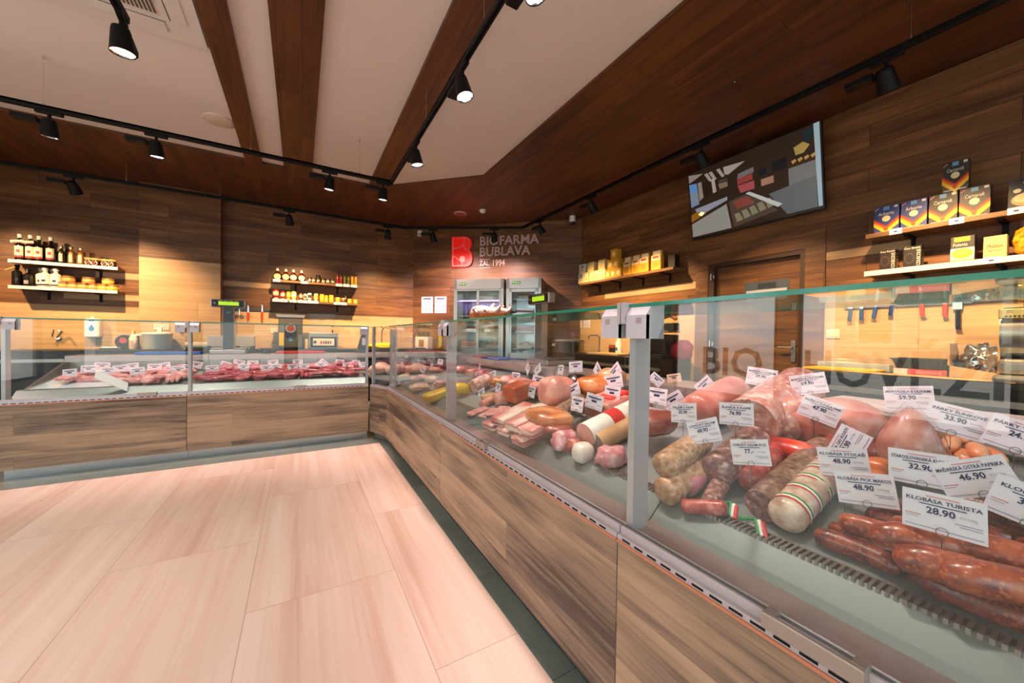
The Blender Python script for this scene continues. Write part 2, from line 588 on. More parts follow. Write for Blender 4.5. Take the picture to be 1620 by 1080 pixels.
# cut-out letters stuck on the panes, read from the street
FILMW = M_('white_window_lettering', 'd7d9d8', .6)
_nt = FILMW.node_tree
_tr = N(_nt, 'ShaderNodeBsdfTranslucent')
_tr.inputs['Color'].default_value = (.75, .77, .77, 1)
_mx = N(_nt, 'ShaderNodeMixShader')
_mx.inputs[0].default_value = .5
_nt.links.new(_nt.nodes['Principled BSDF'].outputs[0], _mx.inputs[1])
_nt.links.new(_tr.outputs[0], _mx.inputs[2])
_nt.links.new(_mx.outputs[0], _nt.nodes['Material Output'].inputs['Surface'])
for (fr, s, z, t, sz) in ((FL, 1.5, .78, 'HOVĚZÍ', 1.66), (FL, 3.3, .78, 'BIO', .92)):
    w = letter(t, .62, FILMW, None, fr.pt(s, -.066, z), (pi/2, 0, fr.rz+pi), .001, wid=sz, bold=.02)
    w.name = 'trim_window_lettering'
    struct(w)
# ceiling: white field, wood soffit along the service walls, three beams
ZC = HC+.03
b = MB()
b.add([(XL, YF, ZC), (XR, YF, ZC), (XR, YL, ZC), (XL, YL, ZC)], [(3, 2, 1, 0)])
b.add([(XL, YF, ZC+.1), (XR, YF, ZC+.1), (XR, YL, ZC+.1), (XL, YL, ZC+.1)], [(0, 1, 2, 3)])
struct(b.build('ceiling', PAINT))
b = MB()
sof = [(2.07, YF), (2.08, 4.42), (.97, 5.53), (XL, 5.53), (XL, YL), (CL.x, CL.y), (CR.x, CR.y), (XR, YF)]
inner = sof[:4]
n = len(sof)
b.add([(x, y, HC) for x, y in sof], [list(range(n))], 0, None, False, [[(y, x) for x, y in sof]])
for i in range(3):
    (xa, ya), (xb, yb) = inner[i], inner[i+1]
    b.add([(xa, ya, HC), (xb, yb, HC), (xb, yb, ZC), (xa, ya, ZC)], [(0, 1, 2, 3)], 0)
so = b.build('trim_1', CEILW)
bm = bmesh.new(); bm.from_mesh(so.data); bmesh.ops.triangulate(bm, faces=[f for f in bm.faces if len(f.verts) > 4]); bm.to_mesh(so.data); bm.free()
struct(so)
for i, (x0, x1) in enumerate(((-.59, -.42), (-.19, .125), (.825, 1.04))):
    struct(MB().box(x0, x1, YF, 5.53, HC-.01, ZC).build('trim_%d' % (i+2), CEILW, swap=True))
# boxed-out column on the meat counter's wall
b = MB()
for z0, z1, m in ((0, 2.2, 1), (2.2, HC, 0)):
    b.rect(-1.965, -1.058, z0, z1, YL-.18, m)
    for x in (-1.965, -1.058):
        b.add([(x, YL-.18, z0), (x, YL, z0), (x, YL, z1), (x, YL-.18, z1)], [(0, 1, 2, 3) if x > -1.5 else (3, 2, 1, 0)], m)
struct(b.build('wall_column', [WALLW, BIRCH], uvo=(.4, .05)))
# corner trims and the door to the back rooms
b = MB()
for q in ((-2.85, -2.69, 0, 2.22), (-1.70, -1.54, 0, 2.22), (-2.69, -1.70, 2.055, 2.22)):
    b.box(q[0], q[1], -.012, .0, q[2], q[3])
d = struct(b.build('door_1', [WALLW], None, RW.o, RW.rz, uvo=(.3, .1)))
JAMB = M_('dark_oak_jamb', '3a2414', .5)
b = MB()
for q in ((-2.69, -2.62, 0, 2.055), (-1.745, -1.70, 0, 2.055), (-2.62, -1.745, 2.01, 2.055)):
    b.box(q[0], q[1], -.004, .10, q[2], q[3])
b.build('door_jamb', JAMB, d)
MB().box(-2.62, -1.745, .06, .10, .005, 2.01).build('door_leaf', WALLW, d, uvo=(.9, .06))
b = MB()
b.rect(-2.30, -1.86, 1.56, 1.79, .056, 0)
b.rect(-2.28, -1.88, 1.58, 1.70, .0555, 1)
b.rect(-2.16, -1.98, 1.71, 1.77, .0555, 2)
b.build('door_window', [M_('door_glazing', '56606a', .2), C('aeb9c4'), C('24303a')], d)
b = MB()
for z in (.4, 1.1, 1.9):
    b.cyl((-2.655, -.012, z-.04), (-2.655, -.012, z+.04), .009, 10)
    b.cyl((-2.62, -.012, z-.02), (-2.62, -.012, z+.02), .007, 10)
b.build('door_hinge', CHROME, d)
b = MB()
b.rbox(-1.83, -1.79, .045, .06, .93, 1.15, .004)
b.cyl((-1.81, .05, 1.08), (-1.81, -.0, 1.08), .009)
b.cyl((-1.81, 0, 1.08), (-1.93, 0, 1.08), .009)
b.build('door_handle', STEELD, d)

# pale houses across the street
def house(name, label, loc, rz, w, h, col, n, fl, roof):
    t = thing(name, label, 'building', loc, rz, 'houses across the street')
    MB().box(-w/2, w/2, 0, 6, -.2, h).build('facade', C(col, .9), t)
    MB().prism([(-w/2-.3, h), (w/2+.3, h), (w/2, h+1.6), (-w/2, h+1.6)], -.3, 6).build('roof', C(roof, .8), t)
    for f in range(fl):
        for i in range(n):
            x = -w/2+(i+.5)*w/n
            z = 1.0+f*3.1
            b = MB().box(x-.6, x+.6, -.05, .02, z, z+1.7)
            wf = b.build('window', C('e8e6e0'), t)
            MB().box(x-.5, x+.5, -.07, -.05, z+.1, z+1.6).build('pane', C('4a5560', .1), wf)
house('street_house', 'cream terraced house across the street, seen only as a reflection in the case glass', (-19, -1, 0), radians(90), 16, 7, 'd9cdb4', 6, 2, '8a5140')
house('street_house', 'pale grey house across the street beyond the front windows', (1, -21, 0), radians(180), 22, 6.4, 'cfd0cc', 8, 2, '6d6a68')
# ------------------------------------------------------------------ refrigerated display cases
DECKC = M_('deck_steel', 'a9b4b4', .3, .6)
RISERM = M_('riser_steel', '727c7b', .42, .5)
STRIPM = M_('inner_floor_steel', 'b39f9b', .3, .75)
DSL = (.225, .655, .95, .83)           # deck: depth, height at the front and at the back
def deckz(d, fr=None):
    return DSL[1]+(d-DSL[0])*((.765 if fr is LC else DSL[3])-DSL[1])/(DSL[2]-DSL[0])
def clamp(t, x, k):
    """folding glass hinge: a plastic cover beside a strap plate; k is the side it sits on"""
    h = MB()
    a0, a1 = sorted((x+k*.014, x+k*.083))
    h.prism([(a0, 1.15), (a1, 1.15), (a1, 1.214), (a0, 1.214)], .004, .016)
    h.add([(a0, .004, 1.214), (a1, .004, 1.214), (a1, .03, 1.248), (a0, .03, 1.248), (a0, .075, 1.248), (a1, .075, 1.248), (a0, .075, 1.15), (a1, .075, 1.15)],
          [(0, 1, 2, 3), (3, 2, 5, 4), (4, 5, 7, 6)], 0)
    for q in (a0, a1):
        h.poly([(q, .004, 1.15), (q, .004, 1.214), (q, .03, 1.248), (q, .075, 1.248), (q, .075, 1.19), (q, .05, 1.15)])
    c = h.build('hinge_cover', LILAC, t)
    MB().rect(x+k*.058-.009, x+k*.058+.009, 1.19, 1.206, .0035, 0).build('sticker', C('b39aa6'), c)
    MB().box(x+k*.007-.0055, x+k*.007+.0055, -.004, .03, 1.19, 1.25).build('hinge_strap', ALU, c)
def case(name, label, fr, s0, s1, post0, post1, handle=None, clamps=(), back=1.2, ends=(0, 0)):
    t = thing(name, label, 'display case', fr.o, fr.rz, 'refrigerated glass display cases')
    g = .002
    MB().box(s0+g, s1-g, 0, .02, .08, .575).build('front_panel', CASEW, t, uvo=(RND.random()*3, .02+RND.random()))
    MB().box(s0+g, s1-g, .06, .075, 0, .08).build('kick_plate', STEEL, t)
    MB().box(s0+g, s1-g, .075, back-.02, .04, .56).build('cabinet_body', STEELD, t)
    MB().box(s0+g, s1-g, -.006, .02, .575, .582).build('edge_strip', COPPER, t)
    b = MB().box(s0+g, s1-g, -.002, .05, .582, .596, 0)
    x = s0+.02
    while x < s1-.05:
        b.rect(x, x+.028, .5855, .5915, -.0025, 1)
        x += .042
    b.build('vent_strip', [ALU, DARK], t)
    b = MB().box(s0+g, s1-g, .010, .016, .596, .618).box(s0+g, s1-g, .036, .042, .596, .612)
    b.build('glass_channel', ALU, t)
    MB().box(s0+.006, s1-.006, .022, .030, .60, 1.236).build('front_glass', GLASS, t)
    b = MB()
    x0, x1, y0, y1, z0, z1 = s0+.004, s1-.004, .016, .42, 1.236, 1.246
    v = [(x, y, z) for z in (z0, z1) for y in (y0, y1) for x in (x0, x1)]
    b.add(v, [(0, 2, 3, 1), (4, 5, 7, 6)], 0).add(v, [(0, 1, 5, 4), (2, 6, 7, 3), (0, 4, 6, 2), (1, 3, 7, 5)], 1)
    b.build('top_glass', [SHELFG, GLASSE], t)
    MB().box(s0+g, s1-g, .042, .135, .598, .604).build('inner_strip', STRIPM, t)
    b = MB().add([(x, y, z) for y, z in ((.135, .604), (.15, .618), (.205, .664)) for x in (s0+g, s1-g)], [(0, 1, 3, 2), (2, 3, 5, 4)])
    b.build('riser', RISERM, t)
    b = MB()                                                     # air grille: a comb of bars
    x = s0+.01
    while x < s1-.01:
        b.box(x, x+.0062, .197, .236, .652, .6675, 0)
        x += .0125
    b.box(s0+g, s1-g, .234, .238, .64, .6665, 0)
    b.build('air_grille', STEELD, t)
    b = MB().add([(x, y, z) for y, z in ((.20, .64), (DSL[0], DSL[1]-.004), (DSL[2], deckz(DSL[2], fr)-.004)) for x in (s0+g, s1-g)], [(0, 1, 3, 2), (2, 3, 5, 4)])
    b.build('deck', DECKC, t)
    b = MB().box(s0+g, s1-g, .95, .97, .70, .85)
    b.build('rear_panel', STEELD, t)
    b = MB().box(s0+g, s1-g, .90, back, .868, .905).box(s0+g, s1-g, .895, .93, .846, .868)
    b.build('service_ledge', M_('service_ledge_steel', 'b5a9a4', .35, .5), t)
    for x, k in ((s0, post0), (s1, post1)):
        if k:
            sgn = 1 if x == s0 else -1
            MB().box(x+sgn*.012-.011, x+sgn*.012+.011, .034, .095, .60, 1.21).build('post', ALU, t)
    for x, sx in clamps:
        clamp(t, x, sx)
    if handle:
        h0, h1 = handle
        b = MB().rbox(h0, h1, -.012, -.002, .598, .628, .002)
        for q in (h0, h1-.02):
            b.rbox(q, q+.02, -.004, .022, .600, .628, .002)
        b.build('glass_handle', M_('handle_taupe', 'a99d93', .4, .5), t)
    for x, e in ((s0, ends[0]), (s1, ends[1])):
        if e:
            b = MB().prism([(0, 0)]*0 or [(.02, .08), (1.0, .08), (1.0, .9), (.95, .86), (.2, .62), (.02, .6)], x-.01, x+.01)
            b.v = [Vector((q.y, q.x, q.z)) for q in b.v]
            b.build('end_panel', STEELD, t)
    return t
J1, J2, J3 = -.745, -2.265, -3.98            # case joints along the long counter (s = -y)
case('display_case', 'glass display case full of ham and paprika sausages with large price cards, wood panelled front', RC, J1, 1.3, 1, 0, (-.365, -.215), [(J1, 1)])
case('display_case', 'middle glass display case of bacon and bologna between two aluminium posts', RC, J2, J1, 1, 0, (-1.70, -1.60), [(J2, 1), (J1, -1)])
case('display_case', 'glass display case of poultry and rolled meat next to the corner', RC, J3, J2, 1, 0, None, [(J2, -1)])
LCE = .66
case('display_case', 'glass display case of dark red beef between the corner and the scale post', LC, -.88, LCE, 1, 1, (-.05, .06), [(-.88, 1), (LCE, -1)])
case('display_case', 'glass display case of pale raw pork under the column, by the open end', LC, -1.965, -.88, 1, 0, (-1.2, -1.08), [(-1.965, 1), (-.88, -1)], ends=(1, 0))
# corner unit
t = thing('corner_case', 'small wood fronted corner unit joining the two glass counters', 'display case', (0, 0, 0), 0)
p0, p1 = Vector((.675, 4.318, 0)), Vector((.79, 4.0, 0))
cf = Frame(p0, p1-p0)
ln = (p1-p0).length
MB().box(0, ln, .0, .02, .08, .575).build('front_panel', CASEW, t, cf.o, cf.rz, uvo=(4.2, .3))
MB().box(0, ln, .055, .07, 0, .08).build('kick_plate', STEEL, t, cf.o, cf.rz)
MB().box(0, ln, .0, .09, .575, .600).build('base_rail', ALU, t, cf.o, cf.rz)
MB().box(.02, ln-.01, .03, .037, .60, 1.236).build('corner_glass', GLASS, t, cf.o, cf.rz)
MB().box(.0, .025, .02, .05, .60, 1.236).build('post', ALU, t, cf.o, cf.rz)
b = MB().prismz([(.69, 4.36), (.82, 4.0), (1.75, 4.0), (1.75, 5.3), (.69, 5.3)], .66, .675)
b.build('deck', DECKC, t)
b = MB().prismz([(1.78, 3.98), (1.98, 3.98), (1.98, 5.5), (.66, 5.5), (.66, 5.26), (1.78, 5.26)], .868, .905)
b.build('service_ledge', _PM['service_ledge_steel'], t)
b = MB().prismz([(.70, 4.33), (.805, 4.0), (1.2, 4.0), (1.2, 4.73), (.70, 4.73)], 1.236, 1.246)
b.build('top_glass', SHELFG, t)
# ------------------------------------------------------------------ track lighting
def track(name, label, pts, z, wires):
    t = thing(name, label, 'track light rail', (0, 0, z))
    b = MB()
    for a, c in zip(pts[:-1], pts[1:]):
        d = Vector((c[0]-a[0], c[1]-a[1], 0))
        M = Matrix.Translation((a[0], a[1], 0)) @ Matrix.Rotation(atan2(d.y, d.x), 4, 'Z')
        b.box(-.015, d.length+.015, -.017, -.004, -.018, .018, 0, M).box(-.015, d.length+.015, .004, .017, -.018, .018, 0, M).box(-.015, d.length+.015, -.017, .017, .004, .018, 0, M)
    b.build('rail', BLACK, t)
    for x, y in wires:
        w = MB().cyl((x, y, .018), (x, y, HC+.03-z if y < 5.5 and x < 2.07 else HC-z), .0012, 6)
        w.cyl((x, y, .018), (x, y, .04), .006, 8).cyl((x, y, HC-z-.006), (x, y, HC-z+.03 if y < 5.5 and x < 2.07 else HC-z), .008, 8)
        w.build('hanging_wire', CHROME, t)
    return t
ZT = 2.88
T2 = [(-4.1, 5.95), (1.47, 6.02), (3.05, 5.0), (3.05, -1.8)]
track('track_rail', 'black ceiling track of lamps over the customer side edge of the counters', [(-4.1, 4.33), (.885, 4.33), (.885, -1.6)], ZT, [(-1.74, 4.33), (-.42, 4.33), (.55, 4.33), (.885, 3.0), (.885, 1.9), (-3, 4.33)])
track('track_rail', 'black ceiling track of lamps running around the back along the service walls', T2, ZT, [(-1.76, 5.97), (-.9, 5.97), (.55, 6.0), (2.0, 5.67), (3.05, 4.2), (3.05, 3.2), (3.05, 1.72), (3.05, .72)])
track('track_rail', 'short black ceiling track of a lamp beside the air conditioning cassette', [(-.85, -1.6), (-.85, 2.86)], ZT, [(-.85, .5)])
def lampspot(label, x, y, aim, tdir, power, col, lens, ang=70, group='track spotlights', sc=1.0, blend=.9):
    """spotlight under a track: adapter, driver box, stem, tapered head with a lens"""
    t = thing('track_spotlight', label, 'spotlight', (x, y, ZT-.018), atan2(tdir[1], tdir[0]), group)
    MB().rbox(-.075, .075, -.014, .014, -.026, .0, .003).build('adapter', BLACK, t)
    MB().rbox(-.19, -.055, -.034, .034, -.105, -.066, .006).rbox(-.075, -.02, -.008, .008, -.094, -.076, .002).build('driver_box', BLACK, t)
    MB().cyl((0, 0, -.02), (0, 0, -.085), .011).cyl((0, -.0, -.085), (.0, 0, -.105), .016).build('stem', BLACK, t)
    R = Matrix.Rotation(-t.rotation_euler.z, 3, 'Z')
    dv = (R @ (Vector(aim)-Vector((x, y, ZT-.12)))).normalized()
    q = (-dv).to_track_quat('Z', 'Y')
    h = MB().lathe([(.026, .062), (.036, .058), (.041, .04), (.053, -.066), (.055, -.072), (.051, -.072), (.046, -.05)], 24, cap=False).lathe([(.0, .062), (.026, .062)], 24, cap=False).build('lamp_head', BLACK, t)
    h.location = (0, 0, -.125)
    h.rotation_mode = 'QUATERNION'
    h.rotation_quaternion = q
    MB().lathe([(.0, -.048), (.044, -.048), (.047, -.062)], 24, cap=False).build('lens', lens, h)
    MB().lathe([(.047, -.062), (.051, -.0705)], 24, cap=False).build('reflector_ring', CHROME, h)
    if power:
        l = bpy.data.lights.new('spot_light', 'SPOT')
        l.energy = power
        l.color = col
        l.spot_size = radians(ang)
        l.spot_blend = blend
        l.shadow_soft_size = .035
        o = bpy.data.objects.new('spot_light', l)
        COL.objects.link(o)
        o.parent = h
        o.location = (0, 0, -.085)
    return t
WARM, PINK, NEUT = (1, .61, .29), (1, .66, .61), (1, .78, .62)
PB, PP = 320, 165
# along the back
for i, (x, y, ax, ay, az, pw, w) in enumerate([
        (-3.5, 5.96, -2.9, 7.2, 1.2, PB, 'out at the open end of the meat counter'), (-2.18, 5.97, -1.95, 7.2, 1.15, PB*.95, 'above the shelf of dark bottles'), (-.14, 6.0, .15, 7.1, 1.2, PB*1.2, 'above the shelf of sauce bottles'),
        (1.19, 6.02, 1.25, 7.1, 1.2, PB*1.1, 'before the corner of the meat counter wall')]):
    lampspot('black spotlight on the rear track '+w, x, y, (ax, ay, az), (1, 0), pw, WARM, LEDW if i != 1 else BLACKP, 84)
for (x, y, ax, ay, az, pw, c, w) in [(1.84, 5.78, 2.35, 6.25, 1.7, PB*1.0, PINK, 'first one in front of the shop logo'), (2.67, 5.24, 3.0, 5.65, 1.7, PB*1.0, PINK, 'hiding part of the shop logo lettering')]:
    lampspot('black spotlight on the rear track '+w, x, y, (ax, ay, az), (1.58, -1.02), pw, c, BLACKP, 125, blend=1.0)
for (x, y, ax, ay, az, pw, w, ln) in [(3.05, 4.5, 4.2, 4.3, 1.3, PB, 'above the shelf of yellow tea boxes', LEDW), (3.05, 3.4, 4.2, 3.3, 1.2, PB*1.2, 'between the camera dome and the television', LEDW), (3.05, 2.0, 4.2, 1.9, 1.1, PB*.7, 'over the aisle before the door', LEDW), (3.05, .82, 4.15, .75, 1.2, PB*1.3, 'large in view beside the television', LEDW), (3.05, -.5, 4.2, -.3, 1.2, PB*1.2, 'beyond the rice shelf, outside the view', LEDW)]:
    lampspot('black spotlight on the rear track '+w, x, y, (ax, ay, az), (0, -1), pw, WARM, ln)
# over the cases
for (x, ax, w, pw, ln) in [(-2.9, -2.6, 'outside the view over the open end', PP*.6, LEDP), (-1.71, -1.75, 'showing only its flat driver box by the wire', PP*.6, BLACKP), (-1.09, -1.0, 'over the pale raw pork', PP, LEDP), (.26, .1, 'over the dark red beef', PP, LEDP), (.80, .72, 'at the corner of the front track', PP, LEDP)]:
    lampspot('black spotlight on the front track '+w, x, 4.33, (ax, 4.62, .7), (1, 0), pw, PINK, ln)
for (y, aim, w, pw) in [(3.29, (1.25, 3.3, .7), 'over the poultry case, smaller of two by the beam', PP*1.3), (2.21, (1.3, 1.9, .7), 'over the bacon case, larger of two by the beam', PP*1.25), (1.40, (1.35, .9, .7), 'cut off by the top of the view', PP*.9), (.55, (1.35, .45, .7), 'over the sausages, above the view', PP*.5)]:
    lampspot('black spotlight on the front track '+w, .885, y, aim, (0, -1), pw, PINK, LEDP)
# over the customer floor
lampspot('black spotlight glowing warm white under the air conditioning cassette', -.85, 2.82, (-.72, 3.0, 0), (.1, -1), PP*.65, NEUT, LEDW, 95)
for y, w in ((1.6, 'second'), (.3, 'third')):
    lampspot('black spotlight out of view on the short track, '+w+' from its end', -.85, y, (-.4, y+.6, 0), (0, -1), PP*.5, PINK, LEDP, 95)
# ------------------------------------------------------------------ shelves and goods on the walls
def arc(b, r, z0, z1, a0, a1, m=0, n=10, y0=0):
    v = [(r*sin(a0+(a1-a0)*i/n), -r*cos(a0+(a1-a0)*i/n)+y0, z) for z in (z0, z1) for i in range(n+1)]
    return b.add(v, [(i, i+1, n+2+i, n+1+i) for i in range(n)], m, None, True)
def shelf(label, fr, s0, s1, z, depth, mat, edge, tags=(), brackets=2):
    t = thing('wall_shelf', label, 'shelf', fr.pt((s0+s1)/2, 0, z), fr.rz, 'wall shelves')
    w = (s1-s0)/2
    MB().rbox(-w, w, -depth, 0, -.036, 0, .003).build('shelf_board', mat, t, uvo=(RND.random()*3, .1))
    if edge:
        MB().box(-w, w, -depth-.004, -depth, -.038, .002).build('price_rail', edge, t)
    for i in range(brackets):
        x = -w+2*w*(i+.5)/brackets
        MB().box(x-.014, x+.014, -depth*.8, 0, -.05, -.036).box(x-.014, x+.014, -.01, 0, -.15, -.036).build('bracket', BLACK, t)
    for px, wd in tags:
        s = px
        MB().box(s-(s0+s1)/2-wd/2, s-(s0+s1)/2+wd/2, -depth-.007, -depth-.0045, -.038, .006).rect(s-(s0+s1)/2-wd*.15, s-(s0+s1)/2+wd*.15, -.022, -.012, -depth-.0075, 1).build('price_tag', [PAPER, INK], t)
    return t
def goods(name, label, cat, fr, s, d, z, parts, group, rot=0.0):
    t = thing(name, label, cat, fr.pt(s, d, z), fr.rz+rot, group)
    for p in parts:
        inst(p[0], p[1], t)
    return t
def bottle_parts(h, r, glass, cap, lab, lab2=None, neck=.33, sh=.12, capw=.5, lz=(.12, .55), la=1.0):
    zb, zs = h*(1-neck-sh), h*(1-neck)
    body = MB().lathe([(r*.9, 0), (r, .006), (r, zb), (r*.86, zb+(zs-zb)*.45), (r*.42, zs), (r*.36, h*.9)], 14).mesh('bottle_body', glass)
    cp = MB().lathe([(r*capw, h*.86), (r*capw, h*.995), (r*capw*.9, h)], 12).mesh('bottle_cap', cap)
    out = [('bottle_body', body), ('bottle_cap', cp)]
    if lab:
        b = arc(MB(), r*1.02, h*lz[0], h*lz[1], -la, la, 0)
        if lab2:
            arc(b, r*1.035, h*lz[0], h*(lz[0]+.07), -la, la, 1)
            arc(b, r*1.035, h*(lz[0]+.18), h*(lz[0]+.29), -la*.35, la*.35, 1)
        out.append(('bottle_label', b.mesh('bottle_label', [lab, lab2 or lab])))
    return out
def jar_parts(h, r, body, cap, lab=None, capf=.24):
    b = MB().lathe([(r*.9, 0), (r, .005), (r, h*(1-capf)-.006), (r*.88, h*(1-capf))], 16).mesh('jar_body', body)
    c = MB().lathe([(r*.95, h*(1-capf)), (r*.97, h*.99), (r*.9, h)], 16).mesh('jar_lid', cap)
    out = [('jar_body', b), ('jar_lid', c)]
    if lab:
        q = MB()
        n = 16
        for (k, rr, m) in ((0, 1.02, 0), (1, 1.035, 1)):
            hh = h*(.30 if k == 0 else .14)
            aa = (hh/r)
            zc = h*.40
            v = [(r*rr*sin(aa*cos(2*pi*i/n)), -r*rr*cos(aa*cos(2*pi*i/n)), zc+hh*sin(2*pi*i/n)) for i in range(n)]
            q.add(v, [list(range(n))], m)
        out.append(('jar_label', q.mesh('jar_label', list(lab))))
    return out
DKGL = M_('dark_bottle_glass', '15100d', .12, 0, .6, coat=.3)
CREAM = C('e9dfbf')
REDL = C('c4383a')
SHW = M_('shelf_white_rail', 'd5d3cd', .35, .3)
S1, S2 = -3.12, -2.157
cx1 = lambda c: c/4.76
def sL(px, y, d=.14):
    return LW.hit(px, y, d)[0]
ZU, ZLO = 2.02, 1.70
shelf('upper wall shelf with dark syrup bottles and small jars, open end of the meat counter', LW, S1, S2, ZU, .25, SHELFW, SHW)
shelf('lower wall shelf with pale bottles and flat orange jars, open end of the meat counter', LW, S1, S2, ZLO, .25, SHELFW, SHW)
pp = bottle_parts(.335, .043, DKGL, WHITE, CREAM, REDL, .3)
for i, (c, hang) in enumerate(((155, 1), (235, 1), (300, 0), (388, 0))):
    o = goods('syrup_bottle', 'tall dark white capped bottle with cream label, %s on the upper shelf%s' % (ORD[i], ', red neck tag' if hang else ''), 'bottle', LW, sL(cx1(c), 405), .15, ZU, pp, 'dark syrup bottles on the upper shelf')
    if hang:
        MB().add([(-.06, -.05, .245), (.045, -.05, .262), (.045, -.045, .232), (-.06, -.045, .215)], [(0, 3, 2, 1)], 0).add([(-.04, -.052, .225), (.045, -.052, .235), (.045, -.052, .222), (-.04, -.052, .212)], [(0, 3, 2, 1)], 1).build('neck_tag', [CREAM, REDL], o)
pp = bottle_parts(.235, .029, M_('amber_bottle', '8a5a1c', .15, 0, .6), M_('silver_cap', 'c9c4b8', .3, .8), C('cfc8b4'), None, .25, .1, .6, la=.6)
pg = bottle_parts(.235, .029, M_('olive_bottle', '2c2a16', .15, 0, .6), M_('silver_cap', 'c9c4b8'), C('cfc8b4'), None, .25, .1, .6, la=.6)
for i, c in enumerate((447, 474, 520, 547, 588, 617)):
    goods('oil_bottle', 'small slim %s bottle with silver cap, %s of the six on the upper shelf' % ('olive' if i < 2 else 'amber', ORD[i]), 'bottle', LW, sL(cx1(c), 412), .17 if i % 2 else .11, ZU, pg if i < 2 else pp, 'slim oil bottles on the upper shelf')
pp = jar_parts(.105, .047, M_('dark_red_jar', '32120c', .15), C('b89a62', .3), (CREAM, C('7a2a1c')))
for i, c in enumerate((680, 728, 800, 848)):
    goods('preserve_jar', 'dark red preserve jar with round white label, %s on the upper shelf' % ORD[i], 'jar', LW, sL(cx1(c), 416), .17, ZU, pp, 'preserve jars on the upper shelf')
goods('preserve_jar', 'dark preserve jar standing behind the others on the upper shelf', 'jar', LW, sL(166.5, 414, .06), .06, ZU, jar_parts(.135, .042, M_('dark_red_jar', '32120c'), BLACKP), 'preserve jars on the upper shelf')
pp = bottle_parts(.27, .043, DKGL, BLACKP, None, None, .25)
pq = bottle_parts(.225, .040, DKGL, BLACKP, C('8c8a86'), None, .25, lz=(.15, .35), la=.5)
goods('vinegar_bottle', 'dark bottle with a straw tag at its neck on the lower shelf', 'bottle', LW, sL(cx1(133), 445), .15, ZLO, pp+[('straw_tag', MB().cyl((-.08, -.03, .19), (.0, -.035, .235), .009, 8).mesh('straw_tag', C('c59a52')))], 'dark bottles on the lower shelf')
goods('vinegar_bottle', 'shorter dark bottle with fine grey print on the lower shelf', 'bottle', LW, sL(cx1(213), 447), .15, ZLO, pq, 'dark bottles on the lower shelf')
pp = bottle_parts(.255, .048, M_('milky_bottle', 'd8d4c4', .3), WHITE, C('ece8da'), C('2d2b33'), .25, .12, .55, lz=(.1, .5))
for i, (c, d) in enumerate(((312, .08), (342, .17), (397, .08), (422, .17))):
    goods('dressing_bottle', 'white dressing bottle with printed label, %s of the four on the lower shelf' % ORD[i], 'bottle', LW, sL(cx1(c), 450, d), d, ZLO, pp, 'white dressing bottles on the lower shelf')
pj = jar_parts(.083, .060, M_('orange_jar', 'c98c4e', .25), C('6b4a22', .3), None, .3)
pj2 = jar_parts(.083, .060, M_('honey_jar', 'd9a548', .25), C('7a5a2a', .3), None, .3)
for i, c in enumerate((487, 560, 636, 710, 785, 855)):
    goods('spread_jar', 'flat orange spread jar in the bottom row of the lower shelf, %s along' % ORD[i], 'jar', LW, sL(cx1(c), 455), .16, ZLO, pj if i < 4 else pj2, 'flat spread jars on the lower shelf')
for i, (c, a, c2) in enumerate(((527, 487, 560), (670, 636, 710), (820, 785, 855))):
    goods('spread_jar', 'flat orange spread jar stacked on top of two others, %s of the stacks' % ORD[i], 'jar', LW, (sL(cx1(a), 455)+sL(cx1(c2), 455))/2, .16, ZLO+.083, pj if i < 2 else pj2, 'flat spread jars on the lower shelf')

# sauce shelves beside the column
S1, S2 = -.392, .893
c2x = lambda c: 320+c/4.76
def tg(*cs):
    return [(LW.hit(c2x(c), 445, .25)[0], .10) for c in cs]
shelf('upper brown sauce shelf with sauce bottles and slim tubes, beside the pale column', LW, S1, S2, ZU, .25, SHELFW, None, tg(560, 770, 1030, 1085, 1142), 2)
shelf('lower brown sauce shelf with ketchup and mustard bottles, beside the pale column', LW, S1, S2, ZLO, .25, SHELFW, None, tg(557, 615, 685, 745, 797, 850, 1015, 1065), 2)
BRS = M_('brown_sauce', '4a1d0e', .15, 0, .6)
def round_bottle(lab):
    body = MB().lathe([(.04, 0), (.056, .012), (.063, .05), (.056, .095), (.03, .128), (.02, .15)], 16).mesh('bottle_body', BRS)
    cp = MB().lathe([(.02, .145), (.021, .172), (.012, .195)], 12).mesh('bottle_cap', WHITE)
    q = MB()
    v = [(.048*cos(2*pi*i/18), -.0655-.0*i, .055+.044*sin(2*pi*i/18)) for i in range(18)]
    q.poly(v)
    return [('bottle_body', body), ('bottle_cap', cp), ('bottle_label', q.mesh('bottle_label', [lab]))]
for i, c in enumerate((567, 630, 687, 748)):
    goods('sauce_bottle', 'round brown sauce bottle with oval label and white cap, %s on the upper sauce shelf' % ORD[i], 'bottle', LW, sL(c2x(c), 444), .16, ZU, round_bottle(C('f0d58a') if i < 2 else C('e2bfa0')), 'round sauce bottles')
pp = jar_parts(.085, .034, M_('brown_spice_jar', '3a2012', .2), C('2b1a10'), (CREAM, CREAM))
for i, c in enumerate((808, 838, 873, 910, 944, 980)):
    goods('spice_jar', 'little brown spice jar with pale label, %s on the upper sauce shelf' % ORD[i], 'jar', LW, sL(c2x(c), 448), .18, ZU, pp, 'spice jars on the upper sauce shelf')
goods('spice_jar', 'dark spice jar raised behind the row of little jars', 'jar', LW, sL(c2x(873), 448, .08), .08, ZU, jar_parts(.15, .034, M_('brown_spice_jar', '3a2012'), BLACKP), 'spice jars on the upper sauce shelf')
